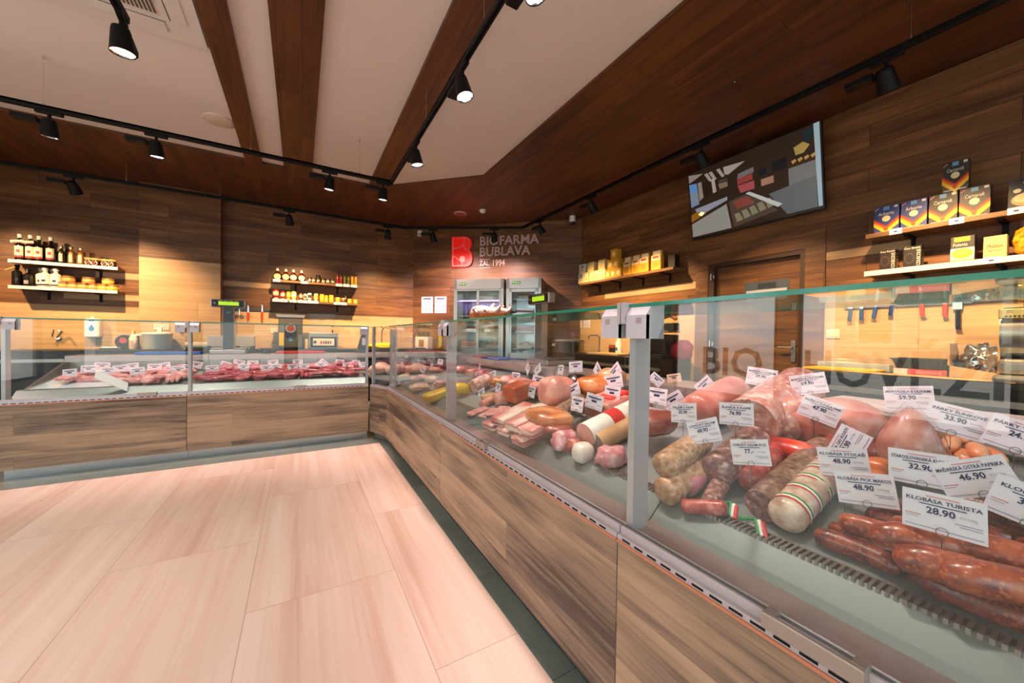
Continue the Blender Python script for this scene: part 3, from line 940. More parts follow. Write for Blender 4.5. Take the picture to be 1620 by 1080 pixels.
for i, (c, h, nm) in enumerate(((1018, '8e1f22', 'red'), (1044, '8e1f22', 'red'), (1072, '5f6128', 'green'), (1098, '5f6128', 'green'), (1127, 'd38b1d', 'yellow'), (1152, 'd38b1d', 'yellow'))):
    goods('sauce_tube', 'slim tall %s sauce bottle with black cap, %s of the pair' % (nm, ORD[i % 2]), 'bottle', LW, sL(c2x(c), 450), .17, ZU, bottle_parts(.19, .022, C(h, .2), BLACKP, C(h, .5), None, .12, .06, .8), 'slim sauce bottles')
def squeeze(h, r, body, cap, lab):
    b = MB().lathe([(r*.75, h*.2), (r*.95, h*.32), (r, h*.6), (r*.9, h*.9), (r*.6, h)], 14).mesh('bottle_body', body)
    c = MB().lathe([(r*.6, 0), (r*.62, h*.17), (r*.5, h*.2)], 12).mesh('bottle_cap', cap)
    q = arc(MB(), r*1.03, h*.42, h*.78, -.8, .8)
    return [('bottle_body', b), ('bottle_cap', c), ('bottle_label', q.mesh('bottle_label', [lab]))]
for c, h, r, bc, cc, lc, w in ((555, .165, .05, '8a1a12', 'd8d0c4', 'd9c7a0', 'big red ketchup'), (607, .14, .038, '8f2012', 'e6e0d4', 'ead9b4', 'smaller red ketchup'), (650, .14, .036, 'd59a1c', 'e6d9a0', 'e8c860', 'golden mustard'), (690, .15, .04, 'e2cf7a', 'f0e6c0', 'f4ecd0', 'pale yellow mustard'),
                              (743, .13, .03, '6e3a1a', 'c9b090', 'e2cfa6', 'slender brown sauce'), (775, .12, .03, 'd9cdb4', '3a3030', '6a5a50', 'small grey labelled sauce'), (808, .14, .037, 'eee8d2', 'f2eee0', '3c3a3a', 'white sauce with dark round print'), (857, .14, .036, 'ecd8a2', 'f4eccc', 'e0a830', 'cream coloured sauce')):
    goods('squeeze_bottle', w+' squeeze bottle standing on its cap, lower sauce shelf', 'bottle', LW, sL(c2x(c), 472), .17, ZLO, squeeze(h, r, C(bc, .3), C(cc, .4), C(lc, .5)), 'squeeze bottles')
for i, (c, w, h) in enumerate(((900, .062, .135), (932, .05, .12), (970, .064, .13))):
    q = MB().rbox(-w/2, w/2, -.03, .03, 0, h, .003).mesh('carton', C('d8a414'))
    q2 = MB().rect(-w*.36, w*.36, h*.45, h*.62, -.0308).mesh('carton_print', [C('e8c544')])
    goods('mustard_carton', 'yellow mustard carton, %s on the lower sauce shelf' % ORD[i], 'box', LW, sL(c2x(c), 474), .16, ZLO, [('carton', q), ('carton_print', q2)], 'yellow mustard cartons')
for c, bc, cc, h, d, w in ((1020, 'd0a024', 'e0b848', .095, .17, 'yellow mustard jar beside the cartons'), (1062, '6b4a24', 'b08a50', .09, .17, 'brown wholegrain mustard jar'), (1078, '3a2412', '16100c', .13, .07, 'dark jar behind the brown mustard'), (1108, 'd2a82e', 'b88a30', .08, .17, 'yellow relish jar, last but one'), (1153, 'd8b040', 'c79a40', .075, .17, 'yellow relish jar at the shelf end')):
    goods('mustard_jar', w+' on the lower sauce shelf', 'jar', LW, sL(c2x(c), 476, d), d, ZLO, jar_parts(h, .034, C(bc, .2), C(cc, .4)), 'mustard jars')

# ------------------------------------------------------------------ back counter behind the meat case
CTOP = .905
COUNT = M_('black_worktop', '1b1a1a', .35)
CABF = M_('black_cabinet_front', '131518', .3)
def counter(label, fr, s0, s1, depth=.6):
    t = thing('worktop_counter', label, 'counter', fr.pt((s0+s1)/2, 0, 0), fr.rz, 'back counters')
    w = (s1-s0)/2
    MB().box(-w, w, -depth, -.004, CTOP-.035, CTOP).build('worktop', COUNT, t)
    MB().box(-w, w, -depth+.05, -.004, .0, .09).build('plinth', DARK, t)
    n = max(1, round((s1-s0)/.62))
    for i in range(n):
        a, c = -w+2*w*i/n+.003, -w+2*w*(i+1)/n-.003
        MB().box(a, c, -depth+.02, -.004, .09, CTOP-.035).build('cabinet', CABF, t)
        o = MB().box(a, c, -depth, -depth+.018, .10, .70).build('cabinet_door', CABF, t)
        MB().box(a, c, -depth-.004, -depth+.014, .76, .80).build('grip_rail', STEELD, o)
        MB().box(a, c, -depth, -depth+.018, .80, CTOP-.04).build('drawer', CABF, t)
    return t
counter('black worktop counter along the wall behind the raw meat cases', LW, -3.1, 1.55)
# wall items above it
t = thing('soap_dispenser', 'white wall soap dispenser with a blue drop, below the dark bottle shelves', 'dispenser', LW.pt(sL(148, 525, .05), 0, 1.06), 0)
MB().rbox(-.075, .075, -.11, 0, 0, .26, .025, seg=3).build('housing', WHITE, t)
MB().disc(0, .12, .028, .035, -.1105).poly([(-.02, -.1106, .14), (.02, -.1106, .14), (0, -.1106, .185)]).build('blue_drop', C('2a6fb4'), t)
MB().rbox(-.02, .02, -.09, -.04, .255, .285, .008).build('key_latch', WHITE, t)
def socket(label, px, py, red=False, d=0.0, wide=1, fr=LW, name='wall_socket'):
    s, z = fr.hit(px, py, d)
    t = thing(name, label, 'socket', fr.pt(s, d, z), fr.rz, 'sockets')
    MB().rbox(-.042*wide, .042*wide, -.012, 0, -.042, .042, .004).build('cover_plate', M_('socket_beige', 'd9cbb4', .4), t)
    for k in ([0] if wide == 1 else [-1, 1]):
        MB().disc(k*.042, 0, .026, .026, -.0125).build('outlet_face', M_('socket_face', 'c9b89e', .5), t)
    if red:
        q = MB().cyl((0, -.012, 0), (0, -.055, 0), .024, 14).cyl((0, -.05, 0), (0, -.06, -.02), .008, 8)
        q.build('red_plug', C('9a1f1a', .4), t)
    return t
socket('double beige wall socket above the white mixing tub', 256, 517, False, .18, 2)
socket('beige wall socket with a red plug in it', 284, 518, True, .18)
socket('beige wall socket beside the meat grinder', 433, 523)
t = thing('power_cable', 'thin grey cable hanging from the red plug to the worktop', 'cable', LW.pt(LW.hit(284, 518, .2)[0], .24, 1.17), 0)
MB().loft([(0, 0, 0), (.03, 0, -.06), (.13, 0, -.12), (.20, 0, -.2), (.18, 0, -.255)], .005, 6).build('cord', MGREY, t)
t = thing('wall_tap', 'small chrome tap on the pale wall near the open end', 'tap', LW.pt(sL(92, 540, .04), 0, 1.05), 0)
MB().cyl((0, 0, 0), (0, -.05, 0), .02).cyl((-.01, -.04, 0), (.05, -.07, .09), .012).cyl((.05, -.07, .09), (.05, -.15, .10), .010).build('spout', CHROME, t)
MB().cyl((-.05, -.045, .02), (-.03, -.06, .11), .009).build('lever', CHROME, t)
# things standing on that worktop
def onL(px, d, z=CTOP):
    return LW.pt(LW.hit(px, 550, d)[0], d, z)
t = thing('mixing_tub', 'white round mixing tub with a side handle and a stirring lever', 'container', onL(249, .36), 0)
MB().lathe([(.135, 0), (.15, .02), (.155, .20), (.165, .21), (.165, .225), (.12, .24), (.0, .245)], 24).build('tub', M_('ivory_plastic', 'e0d8c8', .4), t)
MB().loft([(-.155, 0, .20), (-.215, 0, .195), (-.222, 0, .15), (-.222, 0, .08)], .017, 8).build('handle', M_('ivory_plastic', ''), t)
MB().rbox(.0, .05, -.02, .02, .24, .31, .008).build('lever', WHITE, t)
t = thing('cleaner_bottle', 'pale cleaning bottle in front of a dark spool on the worktop', 'bottle', onL(211, .25), 0)
MB().lathe([(.04, 0), (.045, .01), (.045, .15), (.03, .19), (.017, .205), (.017, .225)], 14).build('bottle_body', M_('cream_plastic', 'd8cdb0', .4), t)
MB().lathe([(.02, .22), (.02, .25), (.008, .275)], 12).build('bottle_cap', C('c9b060'), t)
arc(MB(), .046, .03, .12, -1, 1).build('bottle_label', C('b59a8a'), t)
t = thing('label_spool', 'dark round tape dispenser with a red core beside the pale bottle', 'dispenser', onL(201, .16), 0)
b = MB().cyl((-.02, -.03, .10), (-.02, .05, .10), .095, 20).box(.06, .13, -.03, .05, 0, .2)
b.build('housing', M_('dark_slate_plastic', '24262c', .4), t)
MB().cyl((-.03, -.034, .12), (-.03, -.03, .12), .04, 16).build('core', C('a8443e'), t)
t = thing('cling_film_roll', 'roll of cling film lying on the worktop near the scale', 'roll', onL(318, .3, CTOP+.055), 0)
MB().cyl((-.17, 0, 0), (.17, 0, 0), .052, 18).build('film', M_('film_roll', 'bdbab4', .25), t)
MB().cyl((-.19, 0, 0), (-.17, 0, 0), .022, 12).cyl((.17, 0, 0), (.19, 0, 0), .022, 12).build('core', C('8d7757'), t)
MB().box(-.16, .16, -.03, .03, -.055, -.05).build('stand', BLACKP, t)
for px, w in ((345, 'behind the scale post, beside the film roll'), (389, 'behind the scale post, nearer the grinder')):
    t = thing('paper_dispenser', 'pale steel paper dispenser on black feet '+w, 'dispenser', onL(px, .34), 0, 'pale dispensers')
    MB().rbox(-.115, .115, -.09, .09, .03, .205, .012).build('housing', M_('warm_grey_metal', 'b9ada4', .4, .3), t)
    for sx in (-.09, .09):
        MB().rbox(sx-.025, sx+.025, -.095, .08, 0, .05, .006).build('foot', BLACKP, t)
t = thing('meat_grinder', 'grey steel meat grinder with a round red outlet and blue snowflake sign', 'machine', onL(460, .38), 0)
MB().rbox(-.165, .165, -.14, .14, .02, .50, .015).build('housing', M_('grinder_grey', '6c6760', .4, .5), t)
MB().prism([(-.18, .50), (.18, .50), (.2, .545), (-.2, .545)], -.15, .15).build('feed_tray', STEELD, t)
b = MB().cyl((.0, -.14, .33), (0, -.19, .33), .072, 24)
o = b.build('outlet_ring', STEELD, t)
MB().cyl((0, -.19, .33), (0, -.194, .33), .05, 20).build('outlet_plate', C('8a4036'), o)
MB().disc(0, .165, .046, .046, -.1412).build('cooling_badge', C('1f78b8'), t)
b = MB()
for k in range(3):
    a = k*pi/3
    b.poly([(cos(a)*.036-sin(a)*.005, -.1418, .165+sin(a)*.036+cos(a)*.005), (-cos(a)*.036-sin(a)*.005, -.1418, .165-sin(a)*.036+cos(a)*.005), (-cos(a)*.036+sin(a)*.005, -.1418, .165-sin(a)*.036-cos(a)*.005), (cos(a)*.036+sin(a)*.005, -.1418, .165+sin(a)*.036-cos(a)*.005)])
b.build('snowflake', WHITE, t)
MB().rect(-.155, -.09, .06, .26, -.1412).build('warning_sticker', C('d9b21c'), t)
MB().rbox(-.14, .14, -.12, .12, 0, .03, .004).build('foot_base', BLACKP, t)
t = thing('vacuum_packer', 'steel vacuum packing machine with a lit control panel and open clear lid', 'machine', onL(511, .36), 0)
MB().rbox(-.215, .215, -.2, .2, 0, .27, .012).build('housing', STEELD, t)
b = MB().box(-.19, .19, -.206, -.2, .03, .20, 0).rect(-.155, .155, .06, .175, -.2065, 1)
b.disc(-.125, .115, .025, .025, -.207, 2)
for k in range(5):
    b.rect(-.05+k*.035, -.025+k*.035, .085, .135, -.207, 3 if k in (0, 1, 4) else 2)
b.build('control_panel', [BLACKP, M_('panel_print', 'd9d4cc', .4), C('3a3a40'), C('a8443a')], t)
b = MB()
for q in ((-.20, -.185, .27, .6), (.185, .20, .27, .6), (-.2, .2, .585, .6)):
    b.box(q[0], q[1], .15, .17, q[2], q[3])
b.box(-.185, .185, .156, .162, .27, .585)
b.build('clear_lid', CLEAR, t)
MB().cyl((.15, .1, .27), (.15, .1, .32), .01).build('lid_latch', BLACKP, t)
t = thing('paper_roll', 'cream paper roll standing between the grinder and the vacuum packer', 'roll', onL(483, .3), 0)
MB().lathe([(.045, 0), (.045, .2), (.015, .2), (.015, .19)], 16).build('paper', C('c9b18a', .8), t)
t = thing('plastic_bag', 'crumpled clear plastic bag lying beside the grinder', 'bag', onL(425, .3, CTOP+.05), 0)
MB().blob(.14, .1, .06, 0, None, 3, .5, 2.6, 3, flatz=.05).build('film', CLEAR, t)
t = thing('tool_tray', 'small dark tray of tools lying on the worktop by the soap dispenser', 'tray', onL(177, .25), 0)
MB().rbox(-.11, .11, -.05, .05, 0, .018, .005).build('tray', DGREY, t)
MB().cyl((-.08, -.03, .024), (.08, .01, .024), .006, 8).build('tool', CHROME, t)
# knife strips
def knife(label, fr, px, py, d, hcol, hl=.13, bl=.17, bw=.022, tilt=0.0, up=True, group='knives'):
    s, z = fr.hit(px, py, d)
    t = thing('kitchen_knife', label, 'knife', fr.pt(s, d, z), fr.rz, group)
    R = Matrix.Rotation(tilt, 4, 'Y')
    MB().rbox(-.013, .013, -.022, -.004, -hl, 0, .006, 0, R).prism([(-.013, -hl), (.013, -hl), (.02, -hl-.012), (-.008, -hl-.012)], -.02, -.006, 0, R).build('handle', hcol, t)
    MB().prism([(-bw*.55, 0), (bw*.45, 0), (bw*.45, bl*.55), (bw*.2, bl*.85), (-bw*.5, bl)], -.0145, -.0115, 0, R).build('blade', CHROME, t)
    return t
REDH = M_('red_handle', 'd3321c', .4)
BLUEH = M_('blue_handle', '31507e', .4)
s, z = LW.hit(400, 490, .0)
t = thing('knife_rack', 'dark magnetic knife strip on the pale wall by the column', 'rack', LW.pt(s, 0, z), 0)
MB().rbox(-.27, .27, -.012, 0, -.022, .022, .004).build('magnet_bar', DGREY, t)
knife('red handled knife hanging nearer the column', LW, 393, 494, .012, REDH, .11, .12, .02)
knife('red handled knife hanging nearer the meat grinder', LW, 415, 493, .012, REDH, .13, .12, .02)
s, z = LW.hit(379, 495, .0)
t = thing('kitchen_scissors', 'pair of scissors hanging beside the scale display', 'scissors', LW.pt(s, .014, z), 0)
b = MB()
for sx in (-1, 1):
    b.loft([(sx*.032+.02*cos(a), -.006, -.06+.026*sin(a)) for a in [2*pi*i/12 for i in range(13)]], .005, 6, cap=False)
b.build('handle_loop', BLACKP, t)
MB().prism([(-.012, -.03), (.012, -.03), (.004, .07), (-.004, .07)], -.008, -.004).build('blade', CHROME, t)
# tap and cloth at the corner
t = thing('corner_tap', 'slim dark bent tap rising over the yellow cloth in the corner', 'tap', LW.pt(LW.hit(604, 545, .4)[0], .4, CTOP), 0)
MB().loft([(0, 0, 0), (0, 0, .32), (.03, 0, .37), (.07, 0, .38), (.11, 0, .36)], .010, 8).cyl((0, 0, 0), (.06, -.02, .04), .018, 10).build('spout', DGREY, t)
t = thing('yellow_cloth', 'bright yellow cloth bundle on the corner worktop', 'cloth', LW.pt(LW.hit(604, 553, .5)[0], .5, CTOP+.045), 0)
MB().blob(.24, .1, .06, 0, None, 3, .3, 2.5, 5, flatz=.044).build('cloth', C('d8bd1a', .8), t)
# ------------------------------------------------------------------ corner wall: logo, notices, fridges
PINKL = M_('pinkish_metal_letter', 'd2b4ae', .45, .2)
t = thing('logo_plate', 'red letter B logo plate with pale line drawing on the corner wall', 'sign', BW.pt(1.03, 0, 2.745), BW.rz)
W2, H2 = .21, .29
def bez(p0, p1, p2, p3, n=8):
    return [tuple((1-u)**3*a+3*(1-u)**2*u*b_+3*(1-u)*u*u*c+u**3*d_ for a, b_, c, d_ in zip(p0, p1, p2, p3)) for u in [i/n for i in range(n+1)]]
def bshape(g):
    x0, x1, z0, z1 = -W2+g, W2-g, -H2+g, H2-g
    xu = x1-.03
    return ([(x0, z0)] + bez((.02, z0), (x1*.75, z0), (x1, -.25), (x1, -.12)) + bez((x1, -.12), (x1, -.03), (x1*.85, .02), (.125, .035), 6)[1:] +
            bez((.125, .035), (xu*.9, .06), (xu, .10), (xu, .16), 6)[1:] + bez((xu, .16), (xu, .24), (xu*.75, z1), (.02, z1))[1:] + [(x0, z1)])
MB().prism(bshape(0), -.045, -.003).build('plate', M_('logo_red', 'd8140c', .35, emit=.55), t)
b = MB()
def stroke(pts, r=.0085, closed=False):
    p = [(x, -.048, z) for x, z in pts]
    if closed:
        p.append(p[0])
    b.loft(p, r, 6, up=(0, 1, 0))
stroke(bshape(.03), .0085, True)
stroke(bez((-.18, .06), (-.02, .09), (.06, .10), (.05, .25)))
stroke(bez((.05, .20), (.02, .10), (.05, .07), (.09, .02)))
stroke(bez((-.18, -.07), (-.06, -.10), (-.10, -.18), (.02, -.16)))
stroke(bez((-.02, -.18), (.0, -.21), (.02, -.22), (.01, -.26)))
stroke(bez((.03, -.13), (.10, -.17), (.06, -.20), (.0, -.19)))
b.build('line_drawing', M_('logo_line', 'f0b8ae', .5), t)
MB().cyl((.01, -.045, -.13), (.01, -.05, -.13), .055, 18).build('snout_disc', M_('logo_line', ''), t)
for (txt, s0, s1, z, sz, lab) in (('BIOFARMA', 1.37, 2.49, 2.925, .235, 'pale upper name lettering of the shop on the corner wall, partly behind a spotlight'), ('BUBLAVA', 1.37, 2.335, 2.725, .235, 'pale lower name lettering of the shop on the corner wall'),
                                  ('ZAL.', 1.38, 1.58, 2.515, .13, 'small pale founding word between two lines under the shop name'), ('1994', 1.63, 1.86, 2.515, .17, 'small pale founding year under the shop name')):
    t = thing('wall_lettering', lab, 'sign', BW.pt((s0+s1)/2, 0, z), BW.rz, 'shop name lettering')
    letter(txt, sz, PINKL, t, (0, -.012, 0), depth=.012, wid=s1-s0, bold=.02)
    if txt == 'ZAL.':
        MB().box(-.1, .1, -.012, 0, .075, .083).box(-.1, .1, -.012, 0, -.083, -.075).build('rule_line', PINKL, t)
for i, (s, w) in enumerate(((.305, 'nearer the meat counter wall'), (.586, 'nearer the fridge'))):
    t = thing('paper_notice', 'white printed notice sheet on the corner wall, the one '+w, 'notice', BW.pt(s, 0, 1.75), BW.rz, 'notices')
    b = MB().box(-.122, .122, -.003, -.001, -.16, .16, 0)
    b.rect(-.08, .08, .11, .13, -.0035, 1)
    for k in range(9):
        b.rect(-.1, .1-.03*(k % 3), .075-k*.024, .082-k*.024, -.0035, 2)
    b.build('sheet', [PAPER, INK, GREYINK], t)
VIO = M_('violet_display_glow', (.36, .16, 1), .5, emit=7)
MEATP = noisy('fridge_meat', [(.3, 'b0655e'), (.5, 'd59a90'), (.7, 'ecc8bc')], 9, 4, .4)
def fridge(label, s0, s1, h, z_lo, doors, glow):
    t = thing('display_fridge', label, 'fridge', BW.pt((s0+s1)/2, .03, 0), BW.rz, 'upright display fridges')
    w = (s1-s0)/2
    D = .66
    b = MB()
    for q in ((-w, -w+.05, -D, 0, 0, h), (w-.05, w, -D, 0, 0, h), (-w, w, -D, 0, h-.17, h), (-w, w, -.04, 0, 0, h), (-w, w, -D, 0, 0, .75)):
        b.box(*q)
    b.build('housing', STEEL, t)
    n = doors
    for i in range(n):
        a, c = -w+.05+(2*w-.1)*i/n, -w+.05+(2*w-.1)*(i+1)/n
        e = .022 if n > 1 else .05
        b = MB()
        for q in ((a, a+e, .80, h-.18), (c-e, c, .80, h-.18), (a, c, .80, .80+e*1.6), (a, c, h-.18-e, h-.18)):
            b.box(q[0], q[1], -D-.022, -D, q[2], q[3])
        if n == 1:
            b.box(a, c, -D-.022, -D, 1.46, 1.54)
        d = b.build('door', STEEL, t)
        MB().box(a+e, c-e, -D-.014, -D-.010, .82, h-.18).build('door_glass', GLASS, d)
        MB().box(c-e*.9 if i == 0 and n > 1 else a+.01, c-e*.9+.012 if i == 0 and n > 1 else a+.022, -D-.045, -D-.022, 1.2, 1.7).build('door_handle', STEELD, d)
    for z in (.95, 1.22, 1.50, 1.78):
        MB().box(-w+.05, w-.05, -D+.06, -.05, z-.01, z).build('rack_shelf', STEELD, t)
    if glow:
        MB().box(-w+.06, w-.06, -D+.12, -D+.15, 1.755, 1.775).build('violet_tube', VIO, t)
    b = MB().rect(-w+.10, -w+.24, h-.10, h-.055, -D-.001, 0)
    for k in range(3):
        b.rect(-w+.11+k*.045, -w+.14+k*.045, h-.09, h-.065, -D-.002, 1)
    b.build('thermostat', [BLACKP, C('4a8a4a')], t)
    return t, w, D
f1, w1, D1 = fridge('wide steel display fridge with two glass doors and violet light, under the logo', 1.145, 2.03, 2.12, .8, 2, True)
f2, w2, D2 = fridge('narrow steel fridge with one tall glass door, behind the scale', 2.075, 2.66, 2.12, .8, 1, False)
def infr(f, w, z, items, nm, lab, grp):
    for i, (x, kind) in enumerate(items):
        p = f.matrix_basis @ Vector((x, -.40, z))
        t = thing(nm, lab % ORD[i], kind[0], p, BW.rz, grp)
        kind[1](t)
def hung(t):
    MB().lathe([(.02, 0), (.035, .02), (.032, .12), (.012, .19), (.010, .23)], 12).build('bottle_body', M_('pale_violet_plastic', 'd9cfe6', .4), t)
infr(f1, w1, 1.50, [(x, ('bottle', hung)) for x in (-.31, -.18, -.09, .06, .17, .29)], 'chilled_bottle', 'pale bottle on the upper shelf of the violet lit fridge, %s along', 'bottles in the violet fridge')
def tray(t):
    MB().rbox(-.13, .13, -.12, .12, 0, .06, .01).build('tray', WHITE, t)
    MB().blob(.11, .1, .06, 0, Matrix.Translation((0, 0, .06)), 2, .25, 2, RND.random()*9).build('meat', MEATP, t)
def crate(t):
    MB().rbox(-.15, .15, -.15, .15, 0, .13, .012).build('crate', C('c9b9b2'), t)
    MB().box(-.152, .152, -.152, -.15, .03, .1).build('crate_print', C('a9605a'), t)
infr(f1, w1, 1.22, [(-.2, ('tray', tray)), (.2, ('tray', tray))], 'meat_tray', 'white tray of pale meat on the middle fridge shelf, %s one', 'trays in the violet fridge')
infr(f1, w1, .95, [(-.2, ('crate', crate)), (.22, ('tray', tray))], 'meat_crate', 'pale container on the bottom shelf of the wide fridge, %s one', 'containers in the wide fridge')
for z, wd in ((1.78, 'top'), (1.50, 'upper'), (1.22, 'middle'), (.95, 'bottom')):
    infr(f2, w2, z, [(.0, ('tray', crate if wd in ('upper', 'middle') else tray))], 'fridge_crate', 'pale container on the '+wd+' shelf of the narrow fridge%.0s', 'containers in the narrow fridge')
# low worktop between the corner and the aisle
t = counter('black worktop counter standing before the corner wall under the wide fridge', BW, .0, 1.13, .6)
t = thing('coffee_maker', 'small cream coffee machine with a black top in the corner', 'machine', BW.pt(.42, .35, CTOP), BW.rz)
MB().rbox(-.13, .13, -.1, .1, 0, .22, .01).build('housing', M_('ivory_plastic', ''), t)
MB().rbox(-.09, .09, -.08, .08, .22, .32, .02).build('bean_hopper', BLACKP, t)
MB().rbox(-.05, .05, -.108, -.1, .04, .17, .004).build('front_panel', C('8a5a3a'), t)
MB().rbox(-.09, .09, -.15, -.1, 0, .02, .003).build('drip_tray', BLACKP, t)
t = thing('oil_flask', 'tall yellow oil bottle beside the coffee machine', 'bottle', BW.pt(.74, .33, CTOP), BW.rz)
for p in bottle_parts(.34, .035, C('b89a18', .2), C('3a2f14'), C('cdb83a'), None, .25):
    inst(p[0], p[1], t)

# ------------------------------------------------------------------ right wall
def tvpt(u, v):      # bilinear on the measured picture of the screen
    return u, v
s0, s1, zb, zt = -2.86, -1.525, 2.36, 3.19
t = thing('television', 'large black flat television tilted down on the wood wall, showing the shop', 'television', RW.pt((s0+s1)/2, 0, (zb+zt)/2), RW.rz)
TW, TH = 1.33/2, .80/2
RT = Matrix.Translation((0, -.125, 0)) @ Matrix.Rotation(radians(9), 4, 'X')
MB().rbox(-TW, TW, -.02, .025, -TH, TH, .005, 0, RT).build('housing', BLACKP, t)
scr = []
def sp(pts, col):
    scr.append(([(-TW+.012+2*(TW-.012)*u, -.0205-.00008*len(scr), -TH+.022+2*(TH-.017)*(1-v)) for u, v in pts], col))
sp([(0, 0), (1, 0), (1, 1), (0, 1)], '2c2018')
sp([(.0, .02), (.14, .07), (.03, .13), (0, .14)], '8b8580')
for a in (.15, .19, .26):
    sp([(a, .09), (a+.03, .085), (a+.07, .22), (a+.045, .225)], '9a948c')
sp([(.32, .09), (.5, .12), (.36, .22), (.33, .20)], '9f9992')
sp([(0, .16), (.075, .18), (.085, .5), (.005, .52)], '5a89c0')
sp([(.005, .3), (.08, .31), (.085, .49), (.01, .5)], '7a8794')
sp([(.085, .18), (.12, .18), (.13, .42), (.09, .46)], '8c8278')
sp([(.12, .2), (.2, .22), (.2, .4), (.13, .42)], '241a14')
sp([(.21, .2), (.24, .2), (.25, .4), (.22, .41)], 'a8a095')
sp([(.27, .3), (.35, .31), (.35, .38), (.28, .38)], '7a6a50')
sp([(.27, .25), (.35, .26), (.35, .3), (.28, .3)], '46403c')
sp([(.43, .33), (.55, .32), (.55, .40), (.43, .41)], '8a3a38')
sp([(.43, .42), (.56, .42), (.56, .53), (.45, .53)], '9a4a50')
sp([(.44, .26), (.56, .24), (.56, .31), (.43, .33)], '6d6a6c')
sp([(.6, .30), (.65, .30), (.65, .39), (.6, .39)], '15171c')
sp([(.61, .44), (.7, .44), (.7, .53), (.61, .53)], '9a7460')
sp([(.69, .27), (.79, .26), (.79, .40), (.69, .39)], '15161c')
sp([(.80, .40), (.97, .42), (.97, .66), (.8, .66)], '6e7072')
sp([(.80, .37), (.97, .38), (.97, .42), (.8, .42)], '3a2412')
for k in range(4):
    sp([(.82+k*.04, .345), (.845+k*.04, .33), (.855+k*.04, .36), (.83+k*.04, .385)], 'b08a50')
sp([(.84, .19), (.90, .16), (.94, .22), (.90, .29), (.85, .29)], 'a08a4a')
sp([(.90, .05), (.96, .03), (.97, .14), (.91, .18)], '1b2a30')
sp([(.965, 0), (1, 0), (1, .98), (.975, .98)], '9ab0ba')
sp([(.66, .66), (.97, .6), (.97, .98), (.78, .98)], '5a6264')
sp([(.0, .78), (.33, .62), (.36, .98), (.0, .98)], '8b8a88')
sp([(.04, .56), (.34, .52), (.34, .57), (.08, .68)], '8a8ea0')
sp([(.35, .6), (.52, .56), (.72, .9), (.38, .98)], '4a3c34')
sp([(.38, .62), (.50, .6), (.56, .72), (.42, .74)], '7a4038')
for k in range(5):
    sp([(.39+k*.06, .80-k*.02), (.43+k*.06, .79-k*.02), (.46+k*.06, .9-k*.02), (.41+k*.06, .92-k*.02)], '7d7a62')
sp([(.49, .56), (.52, .55), (.75, .83), (.72, .86)], 'b8bcbc')
sp([(.0, .64), (.05, .61), (.15, .66), (.05, .72), (0, .75)], '8a5a14')
sp([(.07, .655), (.1, .63), (.13, .655), (.1, .69)], 'ffdf80')
pal = sorted({c for _, c in scr})
b = MB()
for pts, c in scr:
    b.poly(pts, pal.index(c), RT)
b.build('screen', [M_('screen_'+c, c, .25, emit=(3 if c == 'ffdf80' else .55)) for c in pal], t)
MB().box(-.3, .3, -.10, -.003, -.25, .25).build('wall_bracket', BLACK, t)
s, z = RW.hit(1187, 228, .0)
t = thing('motion_sensor', 'small white sensor box on the wall above the television', 'sensor', RW.pt(s, 0, min(z, 3.215)), RW.rz)
MB().rbox(-.06, .06, -.06, 0, -.035, .03, .02, seg=3).build('housing', WHITE, t)
s, z = BW.hit(917, 343, .1)
t = thing('dome_camera', 'white dome surveillance camera hanging where corner wall and service wall meet', 'camera', BW.pt(s-.12, .16, HC), BW.rz)
MB().lathe([(.055, 0), (.055, -.09), (.05, -.10)], 18).build('housing', WHITE, t)
MB().lathe([(.048, -.10), (.044, -.125), (.025, -.145), (.0, -.15)], 16, cap=False).build('dome', BLACKP, t)
s, z = BW.hit(661, 370, .0)
t = thing('alarm_sensor', 'small white alarm box on the corner wall beside the track', 'sensor', BW.pt(s+.06, 0, z), BW.rz)
MB().rbox(-.045, .045, -.05, 0, -.055, .055, .008).build('housing', WHITE, t)
MB().rect(-.03, .03, -.045, .0, -.0505).build('lens', C('b8b2aa'), t)
t = thing('ceiling_speaker', 'round ceiling speaker with a reddish grille before the logo', 'speaker', (2.36, 5.93, HC), 0)
MB().lathe([(.11, 0), (.115, -.008), (.085, -.014)], 24, cap=False).build('rim', C('b9a294'), t)
MB().lathe([(.0, -.006), (.088, -.010)], 24, cap=False).build('grille', C('8a4436'), t)
t = thing('smoke_detector', 'small white smoke detector on the wood ceiling before the logo', 'detector', (2.62, 5.58, HC), 0)
MB().lathe([(.055, 0), (.055, -.02), (.035, -.045), (.0, -.05)], 20, cap=False).build('housing', WHITE, t)
t = thing('ceiling_disc', 'flat round cream cover on the white ceiling beside the first beam', 'cover', (-.72, 4.70, ZC), 0)
MB().lathe([(.13, 0), (.13, -.008), (.115, -.014), (.0, -.014)], 32, cap=False).build('cover', M_('cover_cream', 'd0bfae', .7), t)
t = thing('air_conditioner', 'white ceiling cassette air conditioner by the first beam', 'air conditioner', (-1.08, 3.06, ZC), 0)
b = MB().box(-.475, .475, -.475, .475, -.03, 0)
b.build('cover_panel', M_('cassette_white', 'd9d0c6', .5), t)
b = MB().box(-.25, .25, -.25, .25, -.036, -.03, 0)
for k in range(24):
    x = -.24+k*.0208
    b.box(x, x+.011, -.24, -.006, -.0385, -.036, 1).box(x, x+.011, .006, .24, -.0385, -.036, 1)
b.build('intake_grille', [M_('cassette_white', ''), C('4a423c')], t)
for a in range(4):
    M = Matrix.Rotation(a*pi/2, 4, 'Z')
    MB().box(-.27, .27, .315, .40, -.036, -.03, 0, M).box(-.28, .28, .305, .312, -.0315, -.0295, 1, M).build('air_flap', [M_('cassette_white', ''), C('5a5048')], t)

